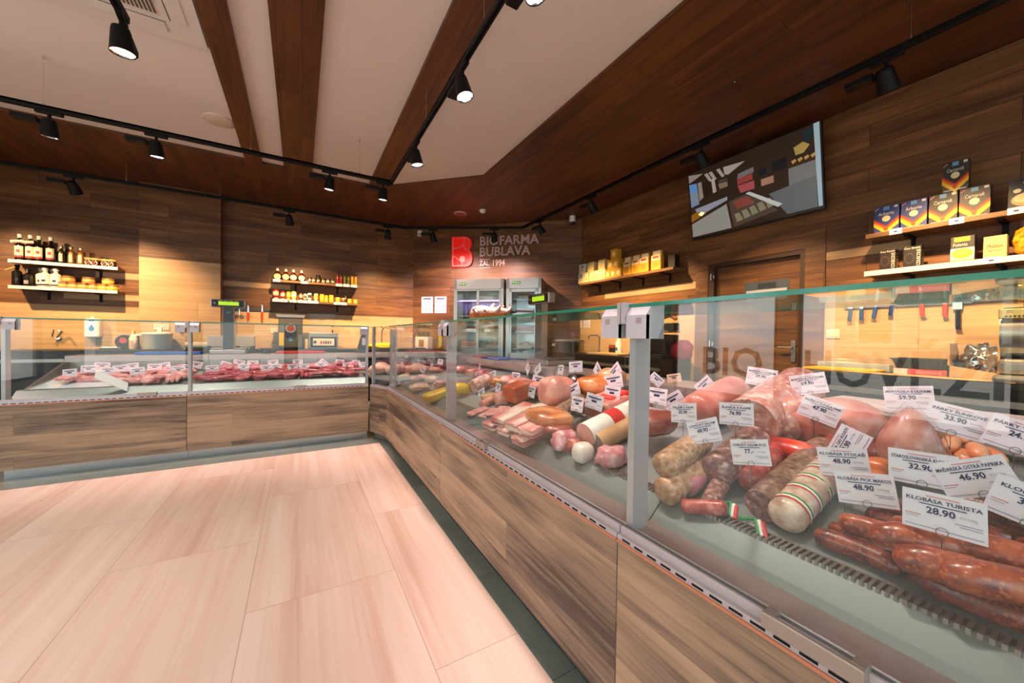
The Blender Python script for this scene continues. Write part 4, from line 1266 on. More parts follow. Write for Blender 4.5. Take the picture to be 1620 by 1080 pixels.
# ---- small tea shelf
def sR(px, y, d):
    return RW.hit(px, y, d)[0]
ZS = 2.06
shelf('brown wall shelf with small tea boxes and yellow bags, next to the corner', RW, -4.78, -3.0, ZS, .25, SHELFW, None, (), 4)
k4 = lambda c: 880+c/4.76
def carton(label, fr, s, d, z, w, h, dp, col, prints, group, name='tea_box', cat='box', rot=0.0, col2=None):
    t = thing(name, label, cat, fr.pt(s, d, z), fr.rz+rot, group)
    MB().rbox(-w/2, w/2, -dp/2, dp/2, 0, h, .002).build('carton', C(col, .45), t)
    mats, b = [], MB()
    for i, (q, c) in enumerate(prints):
        if c not in mats:
            mats.append(c)
        b.poly([((u-.5)*w, -dp/2-.0006-.0003*i, v*h) for u, v in q], mats.index(c))
    if prints:
        b.build('printed_pattern', [C(c, .5) for c in mats], t)
    return t
def R4(a, b_, c, d):
    return [(a, c), (b_, c), (b_, d), (a, d)]
PRT = [(R4(.15, .85, .62, .82), 'd8cdb0'), (R4(.25, .75, .25, .4), 'd0a860')]
fr_s = lambda c, y=500: sR(k4(c), 340+y/4.76, .18)
for i, (c, w) in enumerate(((200, .155), (240, .12), (281, .135), (322, .13), (362, .13))):
    carton('cream tea box in the bottom row of the tea shelf, %s from the corner' % ORD[i], RW, fr_s(c), .17, ZS, w*.92, .165, .10, 'd9c98e' if i else 'd6cfa0', PRT if i else PRT+[(R4(.2, .8, .5, .9), '8c94a0')], 'cream tea boxes')
for i, c in enumerate((207, 272, 353)):
    carton('cream tea box standing on other boxes of the tea shelf, %s from the corner' % ORD[i], RW, fr_s(c, 430), .17, ZS+.166, .145, .15, .10, 'd8c480' if i else 'e0dcc4', PRT+[(R4(.45, .8, .55, .9), '7d8aa0')] if i == 0 else PRT, 'cream tea boxes')
YPR = [([(.5+.28*cos(a), .5+.28*sin(a)) for a in [2*pi*k/10 for k in range(10)]], 'f2dc98')]
for i, c in enumerate((400, 438, 479)):
    carton('orange yellow tea box in the bottom row of a pyramid, %s from the corner' % ORD[i], RW, fr_s(c), .17, ZS, .115, .135, .10, 'd69a24', YPR, 'yellow tea boxes')
for i, c in enumerate((420, 461)):
    carton('orange yellow tea box in the second row of the pyramid, %s' % ('nearer the corner' if i == 0 else 'nearer the bags'), RW, fr_s(c, 400), .17, ZS+.136, .115, .14, .10, 'd69a24', YPR, 'yellow tea boxes')
carton('orange yellow tea box at the very top of the pyramid', RW, fr_s(446, 340), .17, ZS+.277, .125, .15, .10, 'd69a24', YPR, 'yellow tea boxes')
for i, c in enumerate((541, 606, 669, 757)):
    s = fr_s(c, 440)
    t = thing('pasta_bag', 'yellow and white paper bag on the tea shelf, %s counted from the pyramid' % ORD[i], 'bag', RW.pt(s, .17, ZS), RW.rz+.05*(i-1), 'yellow bags')
    b = MB().rbox(-.075, .075, -.045, .045, 0, .2, .014, seg=3)
    b.prism([(-.072, .195), (.072, .195), (.06, .265), (-.06, .265)], -.02, .02)
    b.build('bag', C('d99c2c', .5), t)
    b = MB().rect(-.065, .065, .13, .2, -.0465, 0).disc(.0, .075, .045, .04, -.0466, 1).poly([(-.055, -.021, .2), (.055, -.021, .2), (.05, -.021, .26), (-.05, -.021, .26)], 0).rect(-.045, .045, .16, .185, -.047, 2)
    b.build('printed_pattern', [C('ead9b0'), C('c08a20'), C('b04a2c')], t)
carton('black box at the end of the tea shelf', RW, -3.08, .13, ZS, .10, .17, .10, '171312', [], 'dark boxes', 'storage_box')

# ---- rice and couscous shelves
ZA, ZB = 2.035, 1.728
def tR(*cs):
    return [(RW.hit(1340+c/4.91, 365, .25)[0], .07) for c in cs]
shelf('upper wall shelf with blue and black rice boxes near the slicer', RW, -1.19, .6, ZA, .25, SHELFW, None, tR(380, 850, 1310), 4)
shelf('lower wall shelf with couscous boxes and pasta near the slicer', RW, -1.19, .6, ZB, .25, SHELFW, SHW, tR(1130), 4)
k6 = lambda c: 1340+c/4.91
def chev(dz, th):
    return [[(0, .50+dz), (.5, .18+dz), (.5, .18+dz-th), (0, .50+dz-th)], [(.5, .18+dz), (1, .50+dz), (1, .50+dz-th), (.5, .18+dz-th)]]
def rice(label, s, z, w, h, col, word, grp):
    pr = []
    for q in chev(.06, .10):
        pr.append((q, 'c8321c'))
    for q in chev(-.02, .09):
        pr.append((q, 'e07a1c'))
    for q in chev(-.09, .14):
        pr.append((q, 'efc01c'))
    pr += [([(.5+.17*cos(a), .52+.11*sin(a)) for a in [2*pi*k/14 for k in range(14)]], 'ecd9a4'), (R4(.38, .62, .84, .97), '6a9cc8'), (R4(.80, .95, .88, .96), 'd9d4c8'), ([(.03, .84), (.2, .93), (.2, .97), (.03, .88)], 'c88a7a'),
           ([(.5+.09*cos(a), .15+.09*sin(a)) for a in [2*pi*k/10 for k in range(10)]], 'c8501c'), (R4(.08, .92, .02, .05), 'c9c4c0')]
    t = carton(label, RW, s, .17, z, w, h, .065, col, pr, grp, 'rice_box')
    letter(word, .036, C('e6e2d6'), t, (0, -.037, h*.70), wid=w*.62)
    return t
hw = []
for i, (a, c, z, col, word, lab) in enumerate(((205, 405, ZA, '32407c', 'Arborio', 'blue rice box with red and yellow chevrons at the shelf end'), (412, 622, ZA, '32407c', 'Arborio', 'blue rice box with red and yellow chevrons, next to the black ones'),
                                          (628, 858, ZA, '2e2a26', 'Carnaroli', 'black rice box with chevrons in the bottom row, beside the blue ones'), (862, 1112, ZA, '2e2a26', 'Carnaroli', 'black rice box with chevrons in the bottom row, further from the blue ones'))):
    sa, sb = RW.hit(k6(a), 355, .205)[0], RW.hit(k6(c), 350, .205)[0]
    hw.append((sa, sb))
    rice(lab, (sa+sb)/2, z, (sb-sa)*.97, .215, col, word, 'rice boxes')
rice('black rice box with chevrons standing on top of two others', (hw[2][0]+hw[2][1])/2+.055, ZA+.2155, .125, .215, '2e2a26', 'Carnaroli', 'rice boxes')
sa = RW.hit(k6(1245), 330, .205)[0]
t = carton('dark box with a bowl of rice printed on it, upper shelf end', RW, sa+.085, .17, ZA, .17, .20, .06, '1f2426', [([(.45+.38*cos(a), .32+.22*sin(a)) for a in [2*pi*k/14 for k in range(14)]], 'a89468'), ([(.45+.32*cos(a), .36+.16*sin(a)) for a in [2*pi*k/14 for k in range(14)]], 'd6c48e'), ([(.22+.1*cos(a), .62+.07*sin(a)) for a in [2*pi*k/10 for k in range(10)]], 'd9d0b4')], 'rice boxes', 'rice_box')
letter('Così', .03, C('c9c2b0'), t, (0, -.0325, .17))
letter('RISO', .03, C('c9c2b0'), t, (0.02, -.0325, .135))
for i, (a, m, c) in enumerate(((252, 378, 420), (435, 578, 622))):
    sa, sb = RW.hit(k6(a), 400, .205)[0], RW.hit(k6(m), 400, .205)[0]
    w = sb-sa
    t = carton('black couscous box with upright lettering on the lower shelf, %s' % ('at the shelf end' if i == 0 else 'second from the shelf end'), RW, (sa+sb)/2, .17, ZB, w, .165, .065, '17100d',
               [([(.35+.28*cos(a_), .45+.26*sin(a_)) for a_ in [2*pi*k/12 for k in range(12)]], '4a2418' if i == 0 else '3a3430'), ([(.35+.22*cos(a_), .45+.2*sin(a_)) for a_ in [2*pi*k/12 for k in range(12)]], '17100d')], 'couscous boxes', 'couscous_box')
    letter('Casa Rinaldi', .02, C('d8d0b8'), t, (0, -.035, .15), wid=w*.85)
    letter('COUSCOUS', .03, C('e2dcc4'), t, (w*.36, -.035, .075), (pi/2, -pi/2, 0), wid=.12)
    b = MB()
    for k, (z0, z1) in enumerate(((.02, .035), (.04, .052), (.058, .068), (.075, .085), (.10, .106), (.125, .13))):
        b.poly([(w/2+.0006, -.02, z0), (w/2+.0006, .022, z0), (w/2+.0006, .022, z1), (w/2+.0006, -.02, z1)])
    b.build('side_print', C('b39a70'), t)
sa, sb = RW.hit(k6(803), 395, .205)[0], RW.hit(k6(990), 390, .205)[0]
t = carton('dark polenta box with a plate of yellow polenta pictured, lower shelf', RW, (sa+sb)/2, .17, ZB, sb-sa, .185, .065, '35302a', [(R4(0, 1, 0, .55), 'd8cfc0'), ([(.5+.45*cos(a), .34+.2*sin(a)) for a in [2*pi*k/14 for k in range(14)]], 'c89a2a'), ([(.5+.3*cos(a), .4+.12*sin(a)) for a in [2*pi*k/12 for k in range(12)]], 'dbb444'), (R4(.15, .82, .80, .97), 'd8b41c'), (R4(0, 1, 0, .1), 'c9a21c')], 'polenta', 'polenta_box')
letter('Polenta', .032, C('d9d2c4'), t, (-.01, -.035, .125), wid=(sb-sa)*.6)
sa, sb = RW.hit(k6(1058), 392, .205)[0], RW.hit(k6(1243), 388, .205)[0]
t = carton('plain cream sea salt box on the lower shelf', RW, (sa+sb)/2, .17, ZB, sb-sa, .155, .07, 'cfb070', [(R4(.1, .9, .1, .13), 'b8985a'), (R4(.3, .7, .82, .85), 'b8985a')], 'salt', 'salt_box')
letter('Maldon', .035, C('6a5430'), t, (0, -.038, .085), wid=(sb-sa)*.66)
letter('SEA SALT', .014, C('6a5430'), t, (0, -.038, .055))
sa = RW.hit(1601, 380, .2)[0]
t = thing('pasta_bag', 'clear bag of orange yellow pasta at the end of the lower shelf', 'bag', RW.pt(sa+.1, .16, ZB), RW.rz)
MB().blob(.10, .055, .11, 0, Matrix.Translation((0, 0, .105)), 3, .22, 3, 8, .8).build('pasta', noisy('pasta_orange', [(.3, '8a4a0c'), (.5, 'd08a1c'), (.7, 'eab848')], 45, 4, .35, bump=.5), t)
MB().prism([(-.06, .19), (.06, .19), (.075, .25), (-.075, .25)], -.008, .008).build('bag_top', CLEAR, t)

# ---- wall items by the door and the worktops
s, z = RW.hit(1318, 528)
t = thing('light_switch', 'beige double light switch plate on the pale wall by the door', 'switch', RW.pt(s, 0, z), RW.rz)
MB().rbox(-.05, .05, -.01, 0, -.042, .042, .004).build('cover_plate', M_('socket_beige', ''), t)
for k in (-1, 1):
    MB().rbox(k*.021-.019, k*.021+.019, -.015, -.009, -.03, .03, .003).build('rocker', M_('switch_cream', 'd6c6a8', .4), t)
counter('black worktop counter with grey grip rails beside the door, near the slicer', RW, -1.57, 1.2)
counter('black worktop counter between the corner and the door, holding the slicing machine', RW, -4.45, -2.9)
s, z = RW.hit(1425, 470)
t = thing('knife_rack', 'pale magnetic knife strip on the wall below the couscous boxes', 'rack', RW.pt(s, 0, RW.hit(1420, 482)[1]), RW.rz)
MB().rbox(-.36, .38, -.012, 0, -.02, .02, .004).build('magnet_bar', STEELD, t)
for i, (px, py, hc, lab, hl, bl, bw, tl) in enumerate(((1347, 488, BLUEH, 'pale blue handled knife, first from the door on the wall strip', .105, .2, .03, .08), (1364, 488, BLUEH, 'pale blue handled knife, second from the door on the wall strip', .09, .15, .022, 0), (1386, 485, BLUEH, 'blue handled knife, third from the door on the wall strip', .09, .15, .02, .12), (1412, 482, M_('navy_handle', '1f3470', .4), 'navy blue handled knife, fourth from the door on the wall strip', .08, .15, .02, .1),
                                                 (1459, 481, REDH, 'red handled knife on the wall strip, nearer the blue ones', .085, .15, .02, -.06), (1496, 480, REDH, 'red handled knife on the wall strip, nearer the cleaver', .09, .15, .02, 0), (1516, 489, BLACKP, 'broad bladed knife with a big black handle', .14, .16, .05, -.02))):
    knife(lab, RW, px, py, .012, hc, hl, bl, bw, tl)
s, z = RW.hit(1357, 468)
t = thing('picture_card', 'small white card with a green picture hanging over the blue knives', 'card', RW.pt(s, .035, z), RW.rz)
MB().box(-.065, .065, -.003, 0, -.06, .06, 0).disc(0, -.02, .045, .022, -.0035, 1).build('card', [PAPER, C('7f9a5a')], t)
def onR(px, d, z=CTOP, y=580):
    return RW.pt(RW.hit(px, y, d)[0], d, z)
t = thing('cutting_board', 'bright yellow cutting board on the worktop beside the door', 'board', onR(1330, .36), RW.rz, 'cutting boards')
MB().rbox(-.21, .24, -.16, .14, 0, .022, .006).build('board', M_('yellow_board', 'e8a812', .45), t)
t = thing('film_box', 'long foil box with a clear film roll lying behind the yellow board', 'box', onR(1350, .13), RW.rz)
MB().rbox(-.24, .24, -.05, .05, 0, .06, .004).build('carton', M_('foil_box_grey', '9aa3a6', .35), t)
MB().cyl((-.22, 0, .075), (.24, 0, .075), .028, 12).build('film', CLEAR, t)
t = thing('foil_tray', 'black ribbed foil tray standing on a pink carton', 'tray', onR(1470, .22, CTOP+.046), RW.rz)
b = MB().add([(-.155, -.08, 0), (.155, -.08, 0), (.155, .08, 0), (-.155, .08, 0), (-.18, -.1, .075), (.18, -.1, .075), (.18, .1, .075), (-.18, .1, .075)], [(3, 2, 1, 0), (0, 1, 5, 4), (1, 2, 6, 5), (2, 3, 7, 6), (3, 0, 4, 7)])
for k in range(14):
    x = -.15+k*.023
    b.cyl((x, -.082, .004), (x*1.14, -.1, .07), .004, 5)
b.build('tray', M_('black_foil', '1a1614', .3), t)
MB().box(-.19, .19, -.11, -.098, .07, .078).box(-.19, .19, .098, .11, .07, .078).build('rim', M_('black_foil', ''), t)
t = carton('flat pink and white carton under the black foil tray', RW, RW.hit(1472, 580, .22)[0], .22, CTOP, .34, .045, .22, 'c9505a', [(R4(0, .22, 0, 1), 'e2cfc8'), (R4(.35, .72, .25, .8), 'e88a90'), (R4(.8, .94, .2, .8), 'e0b0a8')], 'cartons', 'glove_carton')
t = thing('cardboard_box', 'open brown cardboard box with crumpled foil beside the slicer', 'box', onR(1545, .30), RW.rz)
b = MB()
CB = noisy('brown_cardboard', [(.3, 'a8845a'), (.7, 'c8a274')], 5, 3, .8)
for q in ((-.11, .11, .08, .09, 0, .24), (-.11, -.1, -.12, .09, 0, .24), (.1, .11, -.12, .09, 0, .24), (-.11, .11, -.12, .09, 0, .01)):
    b.box(*q)
b.prism([(-.11, 0), (.11, 0), (.11, .05), (-.11, .09)], -.12, -.11)
b.build('box', CB, t)
t = thing('cardboard_sheet', 'flattened brown cardboard sheet on the worktop edge under the box', 'cardboard', onR(1470, .50), RW.rz)
b = MB().loft([(-.42+.1*i, .02*sin(i*2.1), .006) for i in range(9)], [.06, .07, .085, .08, .09, .085, .09, .07, .06], 8, flat=.07)
b.build('sheet', CB, t)
t = thing('foil_bundle', 'crumpled shiny foil spilling out of the cardboard box', 'foil', onR(1552, .30, CTOP+.13), RW.rz)
MB().blob(.085, .07, .10, 0, None, 4, .5, 3.2, 4).build('foil', noisy('silver_foil', [(.3, 'b9b0a4'), (.7, 'f0e9dc')], 9, 3, .18, 1.0, bump=.8), t)
# slicer
t = thing('slicing_machine', 'big brushed steel slicing machine at the end of the worktop', 'machine', RW.pt(-.40, .34, CTOP), RW.rz)
SL = M_('slicer_aluminium', 'b9b6b0', .25, .85)
MB().rbox(-.09, .5, -.23, .2, 0, .05, .02).build('base', SL, t)
b = MB().loft([(-.07, 0, .31), (.5, 0, .31)], .17, 24)
b.rbox(-.08, .5, -.15, .12, .05, .15, .03, seg=3)
b.build('motor_housing', SL, t)
MB().loft([(-.02, .02, .58), (.5, .02, .58)], .075, 18).rbox(.0, .45, -.02, .06, .45, .55, .01).build('upper_arm', M_('slicer_gold', 'c9ac6a', .25, .85), t)
MB().rbox(-.075, .5, -.175, -.16, .40, .46, .004).build('name_strip', M_('slicer_gold', ''), t)
b = MB().rect(-.045, -.02, .446, .452, -.1765, 0).rect(-.045, -.02, .434, .441, -.1765, 1)
b.build('flag_badge', [C('3f7a34'), C('b8321c')], t)
b = MB()
for k in range(9):
    b.rect(-.05+k*.016, -.05+k*.016+.010, .408, .419, -.1765)
b.build('maker_print', C('2b2622'), t)
# things between corner and door, behind the glass
t = thing('steel_roaster', 'big round stainless steel roasting pot with a dark lid', 'pot', RW.pt(RW.hit(895, 558, .45)[0], .42, CTOP), RW.rz)
MB().lathe([(.25, 0), (.27, .02), (.27, .17), (.28, .18)], 28).build('pot', STEEL, t)
MB().lathe([(.285, .18), (.285, .2), (.2, .22), (.0, .225)], 28).build('lid', DGREY, t)
MB().rbox(-.03, .03, -.30, -.26, .10, .14, .006).build('badge', C('c9c4c4'), t)
t = thing('dark_tap', 'slim dark kitchen tap bent over, on the worktop near the corner', 'tap', onR(948, .2, CTOP, 555), RW.rz)
MB().loft([(0, 0, 0), (0, 0, .26), (-.03, -.01, .285), (-.16, -.04, .285), (-.19, -.05, .27), (-.19, -.05, .22)], .011, 8).build('spout', DGREY, t)
MB().lathe([(.022, 0), (.022, .06), (.014, .07)], 12).build('base', CHROME, t)
t = thing('cutting_board', 'wide pale wooden cutting board near the dark tap', 'board', onR(968, .36, CTOP, 555), RW.rz, 'cutting boards')
MB().rbox(-.30, .30, -.2, .15, 0, .03, .006).build('board', BIRCH, t)
s, z = RW.hit(926, 507)
for k, (px, w) in enumerate(((915, 'nearer the corner'), (928, 'nearer the tap'))):
    s, z = RW.hit(px, 507, .01)
    t = thing('paper_notice', 'white sheet pinned on the pale wall, the one '+w, 'notice', RW.pt(s, 0, z), RW.rz, 'notices')
    b = MB().box(-.085, .085, -.003, -.001, -.12, .12, 0)
    for q in range(7):
        b.rect(-.065, .06-.02*(q % 2), .08-q*.028, .087-q*.028, -.0035, 1)
    b.build('sheet', [PAPER, GREYINK], t)
s, z = BW.hit(885, 499, .0)
t = thing('carving_knife', 'long dark carving knife hanging level on the corner wall', 'knife', BW.pt(s, .002, z), BW.rz)
MB().prism([(-.18, -.018), (.12, -.022), (.12, .016), (-.12, .012)], -.006, -.003).build('blade', DGREY, t)
MB().rbox(.12, .25, -.018, -.002, -.02, .016, .006).build('handle', BLACKP, t)
t = thing('spray_bottle', 'white bottle with a blue drop beside the slicer behind the post', 'bottle', onR(979, .25, CTOP, 555), RW.rz)
MB().lathe([(.045, 0), (.05, .02), (.05, .17), (.025, .22), (.025, .27)], 14).build('bottle_body', WHITE, t)
MB().disc(0, .09, .022, .03, -.0515).build('blue_drop', C('2a5aa4'), t)
t = thing('glove_box', 'black box with a red top edge on the wooden board', 'box', onR(972, .2, CTOP+.031, 552), RW.rz)
MB().rbox(-.07, .07, -.05, .05, 0, .11, .01).build('housing', BLACKP, t)
MB().rbox(-.05, .05, -.052, -.048, .07, .10, .002).build('front_print', C('a8322a'), t)
t = thing('slicer_table', 'dark slicing machine with a steel carriage behind the glass post', 'machine', onR(1035, .42, CTOP, 560), RW.rz)
MB().rbox(-.24, .26, -.2, .18, .0, .06, .01).rbox(-.05, .24, -.12, .16, .06, .30, .02).build('base', BLACKP, t)
MB().rbox(-.2, .36, -.22, -.0, .32, .34, .004).build('carriage', STEELD, t)
MB().cyl((-.14, -.22, .15), (-.14, -.16, .15), .06, 18).build('control_knob', STEELD, t)
MB().rbox(-.18, .0, .02, .12, .34, .62, .02).build('blade_guard', BLACKP, t)
t = thing('bread_basket', 'little dark basket with a crusty roll on the slicer carriage', 'basket', onR(1058, .53, CTOP+.341, 545), RW.rz)
MB().rbox(-.10, .10, -.06, .06, 0, .09, .01).build('basket', M_('dark_green_basket', '1f2a22', .5), t)
MB().loft([(-.13, 0, .10), (-.09, 0, .16), (-.02, 0, .19), (.05, 0, .18), (.09, 0, .13)], [.015, .03, .036, .034, .02], 10).build('roll', C('b5713a', .6), t)
t = thing('red_bag', 'red plastic bag standing on the worktop beside the door frame', 'bag', onR(1078, .36, CTOP+.091, 565), RW.rz)
MB().blob(.13, .1, .14, 0, None, 3, .3, 2.4, 6, .85, flatz=.09).build('bag', C('b03038', .35), t)
t = thing('juice_carton', 'orange carton beside the red bag', 'carton', onR(1068, .2, CTOP, 560), RW.rz)
MB().rbox(-.05, .05, -.04, .04, 0, .17, .004).build('carton', C('d07a24'), t)
MB().prism([(-.05, .17), (.05, .17), (.05, .2), (-.05, .2)], -.006, .006).build('gable', C('d9a04a'), t)

# ------------------------------------------------------------------ scales, boards on the service ledges
def scale(label, p, rz, rz2, h):
    t = thing('counter_scale', label, 'scale', p, rz, 'counter scales')
    MB().rbox(-.17, .17, -.05, .26, 0, .05, .01).build('weighing_base', STEELD, t)
    MB().rbox(-.17, .17, .0, .25, .055, .066, .004).build('weighing_plate', STEEL, t)
    c = MB().rbox(-.05, .05, -.03, .03, .04, h-.1, .006).build('column', M_('graphite_column', '4a4e52', .4), t)
    b = MB().box(-.053, -.05, -.031, .031, .04, h-.1).box(.05, .053, -.031, .031, .04, h-.1)
    b.build('column_edge', STEELD, c)
    MB().rect(-.018, .022, h-.17, h-.15, -.0305).build('column_badge', C('2f9a78'), c)
    d = MB().rbox(-.165, .165, -.035, .035, -.045, .045, .008, seg=2).build('display_head', STEELD, t, (0, -.005, h-.055), rz2)
    MB().rect(-.152, .152, -.038, .038, -.0358).build('display_face', BLACKP, d)
    MB().rect(-.09, .10, -.022, .02, -.0362).build('display_screen', M_('lime_lcd', (.36, .62, .02), .4, emit=.9), d)
    b = MB()
    for k in range(4):
        b.rect(-.09+k*.05, -.055+k*.05, .026, .031, -.0362)
    b.disc(-.125, 0, .008, .008, -.0362).build('display_print', C('b9b9b4'), d)
    return t
s = (-.82-.512)/2-.07
scale('steel counter scale with a green lit display in front of the column', LC.pt(s+.01, -1.08, .906), 0, radians(0), .64)
scale('steel counter scale with a green lit display before the narrow fridge', RC.pt(RC.hit(856, 520, -1.08)[0], -1.08, .906), RC.rz, 0, .64)
for (x0, x1, col, lab, dd) in ((220, 322, '2c62b8', 'blue plastic cutting board on the ledge behind the raw pork', 1.08), (437, 513, 'd03a28', 'red plastic cutting board on the ledge behind the raw beef', 1.08)):
    a, c = LC.hit(x0, 560, -dd)[0], LC.hit(x1, 560, -dd)[0]
    t = thing('cutting_board', lab, 'board', LC.pt((a+c)/2, -dd, .906), 0, 'cutting boards')
    MB().rbox(-(c-a)/2, (c-a)/2, -.13, .1, 0, .028, .006).build('board', C(col, .45), t)
a = LC.hit(487, 557, -1.12)[0]
t = thing('blue_knife', 'blue handled knife lying on the red cutting board', 'knife', LC.pt(a+.05, -1.1, .935), .1)
MB().rbox(.0, .13, -.012, .012, 0, .02, .006).build('handle', BLUEH, t)
MB().prismz([(-.16, -.015), (0, -.015), (0, .015), (-.12, .015)], .006, .009).build('blade', CHROME, t)
a = LC.hit(421, 556, -1.08)[0]
t = thing('tape_holder', 'small black round pot on the ledge beside the red board', 'pot', LC.pt(a, -1.1, .906), 0)
MB().lathe([(.05, 0), (.055, .01), (.055, .06), (.045, .065)], 16).build('pot', BLACKP, t)
a = LC.hit(575, 545, -1.08)[0]
t = thing('card_terminal', 'tall dark panel leaning at the corner end of the beef case', 'panel', LC.pt(a-.02, -1.1, .906), 0)
MB().prism([(-.07, 0), (.07, 0), (.075, .26), (.0, .27)], -.02, .02).build('panel', M_('graphite_column', ''), t)
MB().rect(.0, .05, .10, .2, -.0205).build('sticker', PAPER, t)
s = RC.hit(815, 572, -1.02)[0]
t = thing('cutting_board', 'blue plastic cutting board on the ledge behind the bacon case', 'board', RC.pt(RC.hit(790, 566, -1.08)[0], -1.08, .906), RC.rz, 'cutting boards')
MB().rbox(-.2, .2, -.12, .1, 0, .022, .006).build('board', C('3a62b0', .45), t)
t = thing('cutting_board', 'red plastic cutting board on the corner ledge behind the poultry case', 'board', RC.pt(-3.75, -1.06, .906), RC.rz, 'cutting boards')
MB().rbox(-.2, .2, -.1, .08, 0, .022, .006).build('board', C('a82a30', .45), t)
t = thing('cutting_board', 'white plastic cutting board on the ledge behind the mortadella', 'board', RC.pt(RC.hit(1480, 640, -1.06)[0], -1.06, .906), RC.rz, 'cutting boards')
MB().rbox(-.28, .28, -.1, .1, 0, .022, .006).build('board', C('d9cbc6', .5), t)
# crate of raw chickens on a wire shelf hooked to the fridge fronts
a, c = BW.hit(747, 490, .85)[0], BW.hit(803, 490, .85)[0]
zc = BW.hit(770, 503, .85)[1]
t = thing('chicken_crate', 'orange crate of raw chickens on a hooked wire shelf before the fridges', 'crate', BW.pt((a+c)/2, .87, zc), BW.rz, None)
cw = (c-a)/2
b = MB()
ORC = C('d07a30', .6)
for q in ((-cw, cw, -.12, -.11, 0, .07), (-cw, cw, .11, .12, 0, .07), (-cw, -cw+.01, -.12, .12, 0, .07), (cw-.01, cw, -.12, .12, 0, .07), (-cw, cw, -.12, .12, 0, .006)):
    b.box(*q)
b.build('crate', ORC, t)
b = MB()
for k in range(9):
    b.box(-cw+.02+k*(2*cw-.04)/8-.004, -cw+.02+k*(2*cw-.04)/8+.004, -.123, -.12, .01, .06)
b.build('slat_pattern', C('a85a20'), t)
b = MB().box(-cw, cw, -.12, .14, -.012, -.001)
for x in (-cw*.8, cw*.8):
    b.cyl((x, .14, -.006), (x, .14, .16), .005, 6)
b.build('hook_shelf', STEELD, t)
CHK = noisy('raw_chicken_skin', [(.3, 'd99a86'), (.5, 'eec2ae'), (.75, 'f6dccb')], 12, 4, .35, bump=.15, coat=.2)
for i, (x, sc, r) in enumerate(((-.45, 1.25, .3), (.2, 1.0, -.2), (.72, .8, .4))):
    q = thing('raw_chicken', 'pale raw whole chicken in the orange crate, %s one' % ('biggest' if i == 0 else 'middle' if i == 1 else 'smallest'), 'chicken', BW.pt((a+c)/2+x*cw, .87, zc+.09), BW.rz+r, 'raw chickens')
    sc *= cw/.27
    MB().blob(.13*sc, .08*sc, .085*sc, 0, None, 3, .12, 2, i+1, flatz=.07).build('body', CHK, q)
    for sy in (-1, 1):
        MB().loft([(.07*sc, sy*.05*sc, .0), (.12*sc, sy*.055*sc, .04*sc), (.15*sc, sy*.04*sc, .10*sc)], [.042*sc, .033*sc, .014*sc], 10).build('drumstick', CHK, q)
    MB().loft([(-.06*sc, -.07*sc, .0), (-.10*sc, -.09*sc, .03*sc), (-.05*sc, -.10*sc, .05*sc)], [.02*sc, .018*sc, .01*sc], 8).build('wing', CHK, q)
# ------------------------------------------------------------------ what lies in the cases
RAWP = noisy('raw_pork', [(.25, 'b55a60'), (.42, 'd4868a'), (.58, 'e2a6a4'), (.75, 'f2d6cc')], 16, 5, .3, dist=1.2, bump=.25, coat=.35, stretch=(1, 2.2, 2.2))
RAWB = noisy('raw_beef', [(.25, '6e1f2c'), (.45, 'a03a48'), (.6, 'c06a72'), (.75, 'e6bcb6')], 16, 5, .28, dist=1.3, bump=.25, coat=.35, stretch=(1, 2.4, 2.4))
def pink(name, a, b_, c, sc=14, coat=.4, vor=0, bump=.12):
    return noisy(name, [(.3, a), (.52, b_), (.72, c)], sc, 5, .35, coat=coat, vor=vor, bump=bump)
TAN = pink('tan_salami_skin', '8a5e44', 'b98c6a', 'd9b592', 60, .2)
DARKS = pink('dark_mottled_salami', '4e2a2a', '8a5a52', 'c9a89a', 55, .5)
BROWNS = pink('grey_brown_salami', '5a3c30', '8d6a58', 'b99a84', 60, .3)
WRAPP = pink('wrapped_pink_salami', 'a0485a', 'cf8088', 'eec4c4', 18, .8, 0, .4)
REDS = pink('red_salami', '7a221c', 'ab4038', 'd08a78', 40, .5)
MORT = pink('mortadella', 'b8746a', 'd39a8c', 'ecc9ba', 30, .6, 38)
HAM = pink('cooked_ham', 'b8685c', 'd79488', 'ecc0b2', 10, .3, 0, .3)
HAMD = pink('dark_ham', '6a261e', '9a4a3c', 'c08070', 12, .6)
ORNG = pink('smoked_orange_meat', '8a3f1c', 'cf7a3e', 'eab080', 9, .5)
SHINY = pink('glossy_red_sausage', '8e1208', 'c8240f', 'ea6a4a', 14, .9)
KLOB = pink('paprika_sausage', '3f120c', '74291a', '9a4a34', 45, .5, 120, .4)
KLOBO = pink('orange_sausage', '5e1f10', '983c20', 'b85e36', 30, .5, 110, .3)
PARK = pink('frankfurter', 'bf7350', 'd9936a', 'e8b48c', 8, .3, 0, .02)
WHITEL = pink('white_casing', 'cfc0b2', 'e6dace', 'f2eae2', 8, .3, 0, .02)
LIVER = pink('liver_sausage', 'a87c54', 'c89c72', 'dab690', 8, .3, 0, .03)
LIVERF = pink('liver_cut_face', '857468', '9c8c80', 'b0a294', 30, .2, 0, .03)
CHEESE = pink('yellow_block', 'b8871c', 'd8b02e', 'e6c860', 7, .4)
BACON = noisy('bacon', [(.3, 'a03a3a'), (.45, 'cf7c74'), (.55, 'ecd2c4'), (.7, 'f0dccf'), (.8, 'd08880')], 7, 3, .35, stretch=(.4, 1, 9), bump=.1, coat=.3, dist=.4)
TILEF = pink('speckled_loaf', 'c07a70', 'd8a49a', 'ecd0c6', 34, .3, 30)
SLOPE = (DSL[3]-DSL[1])/(DSL[2]-DSL[0])
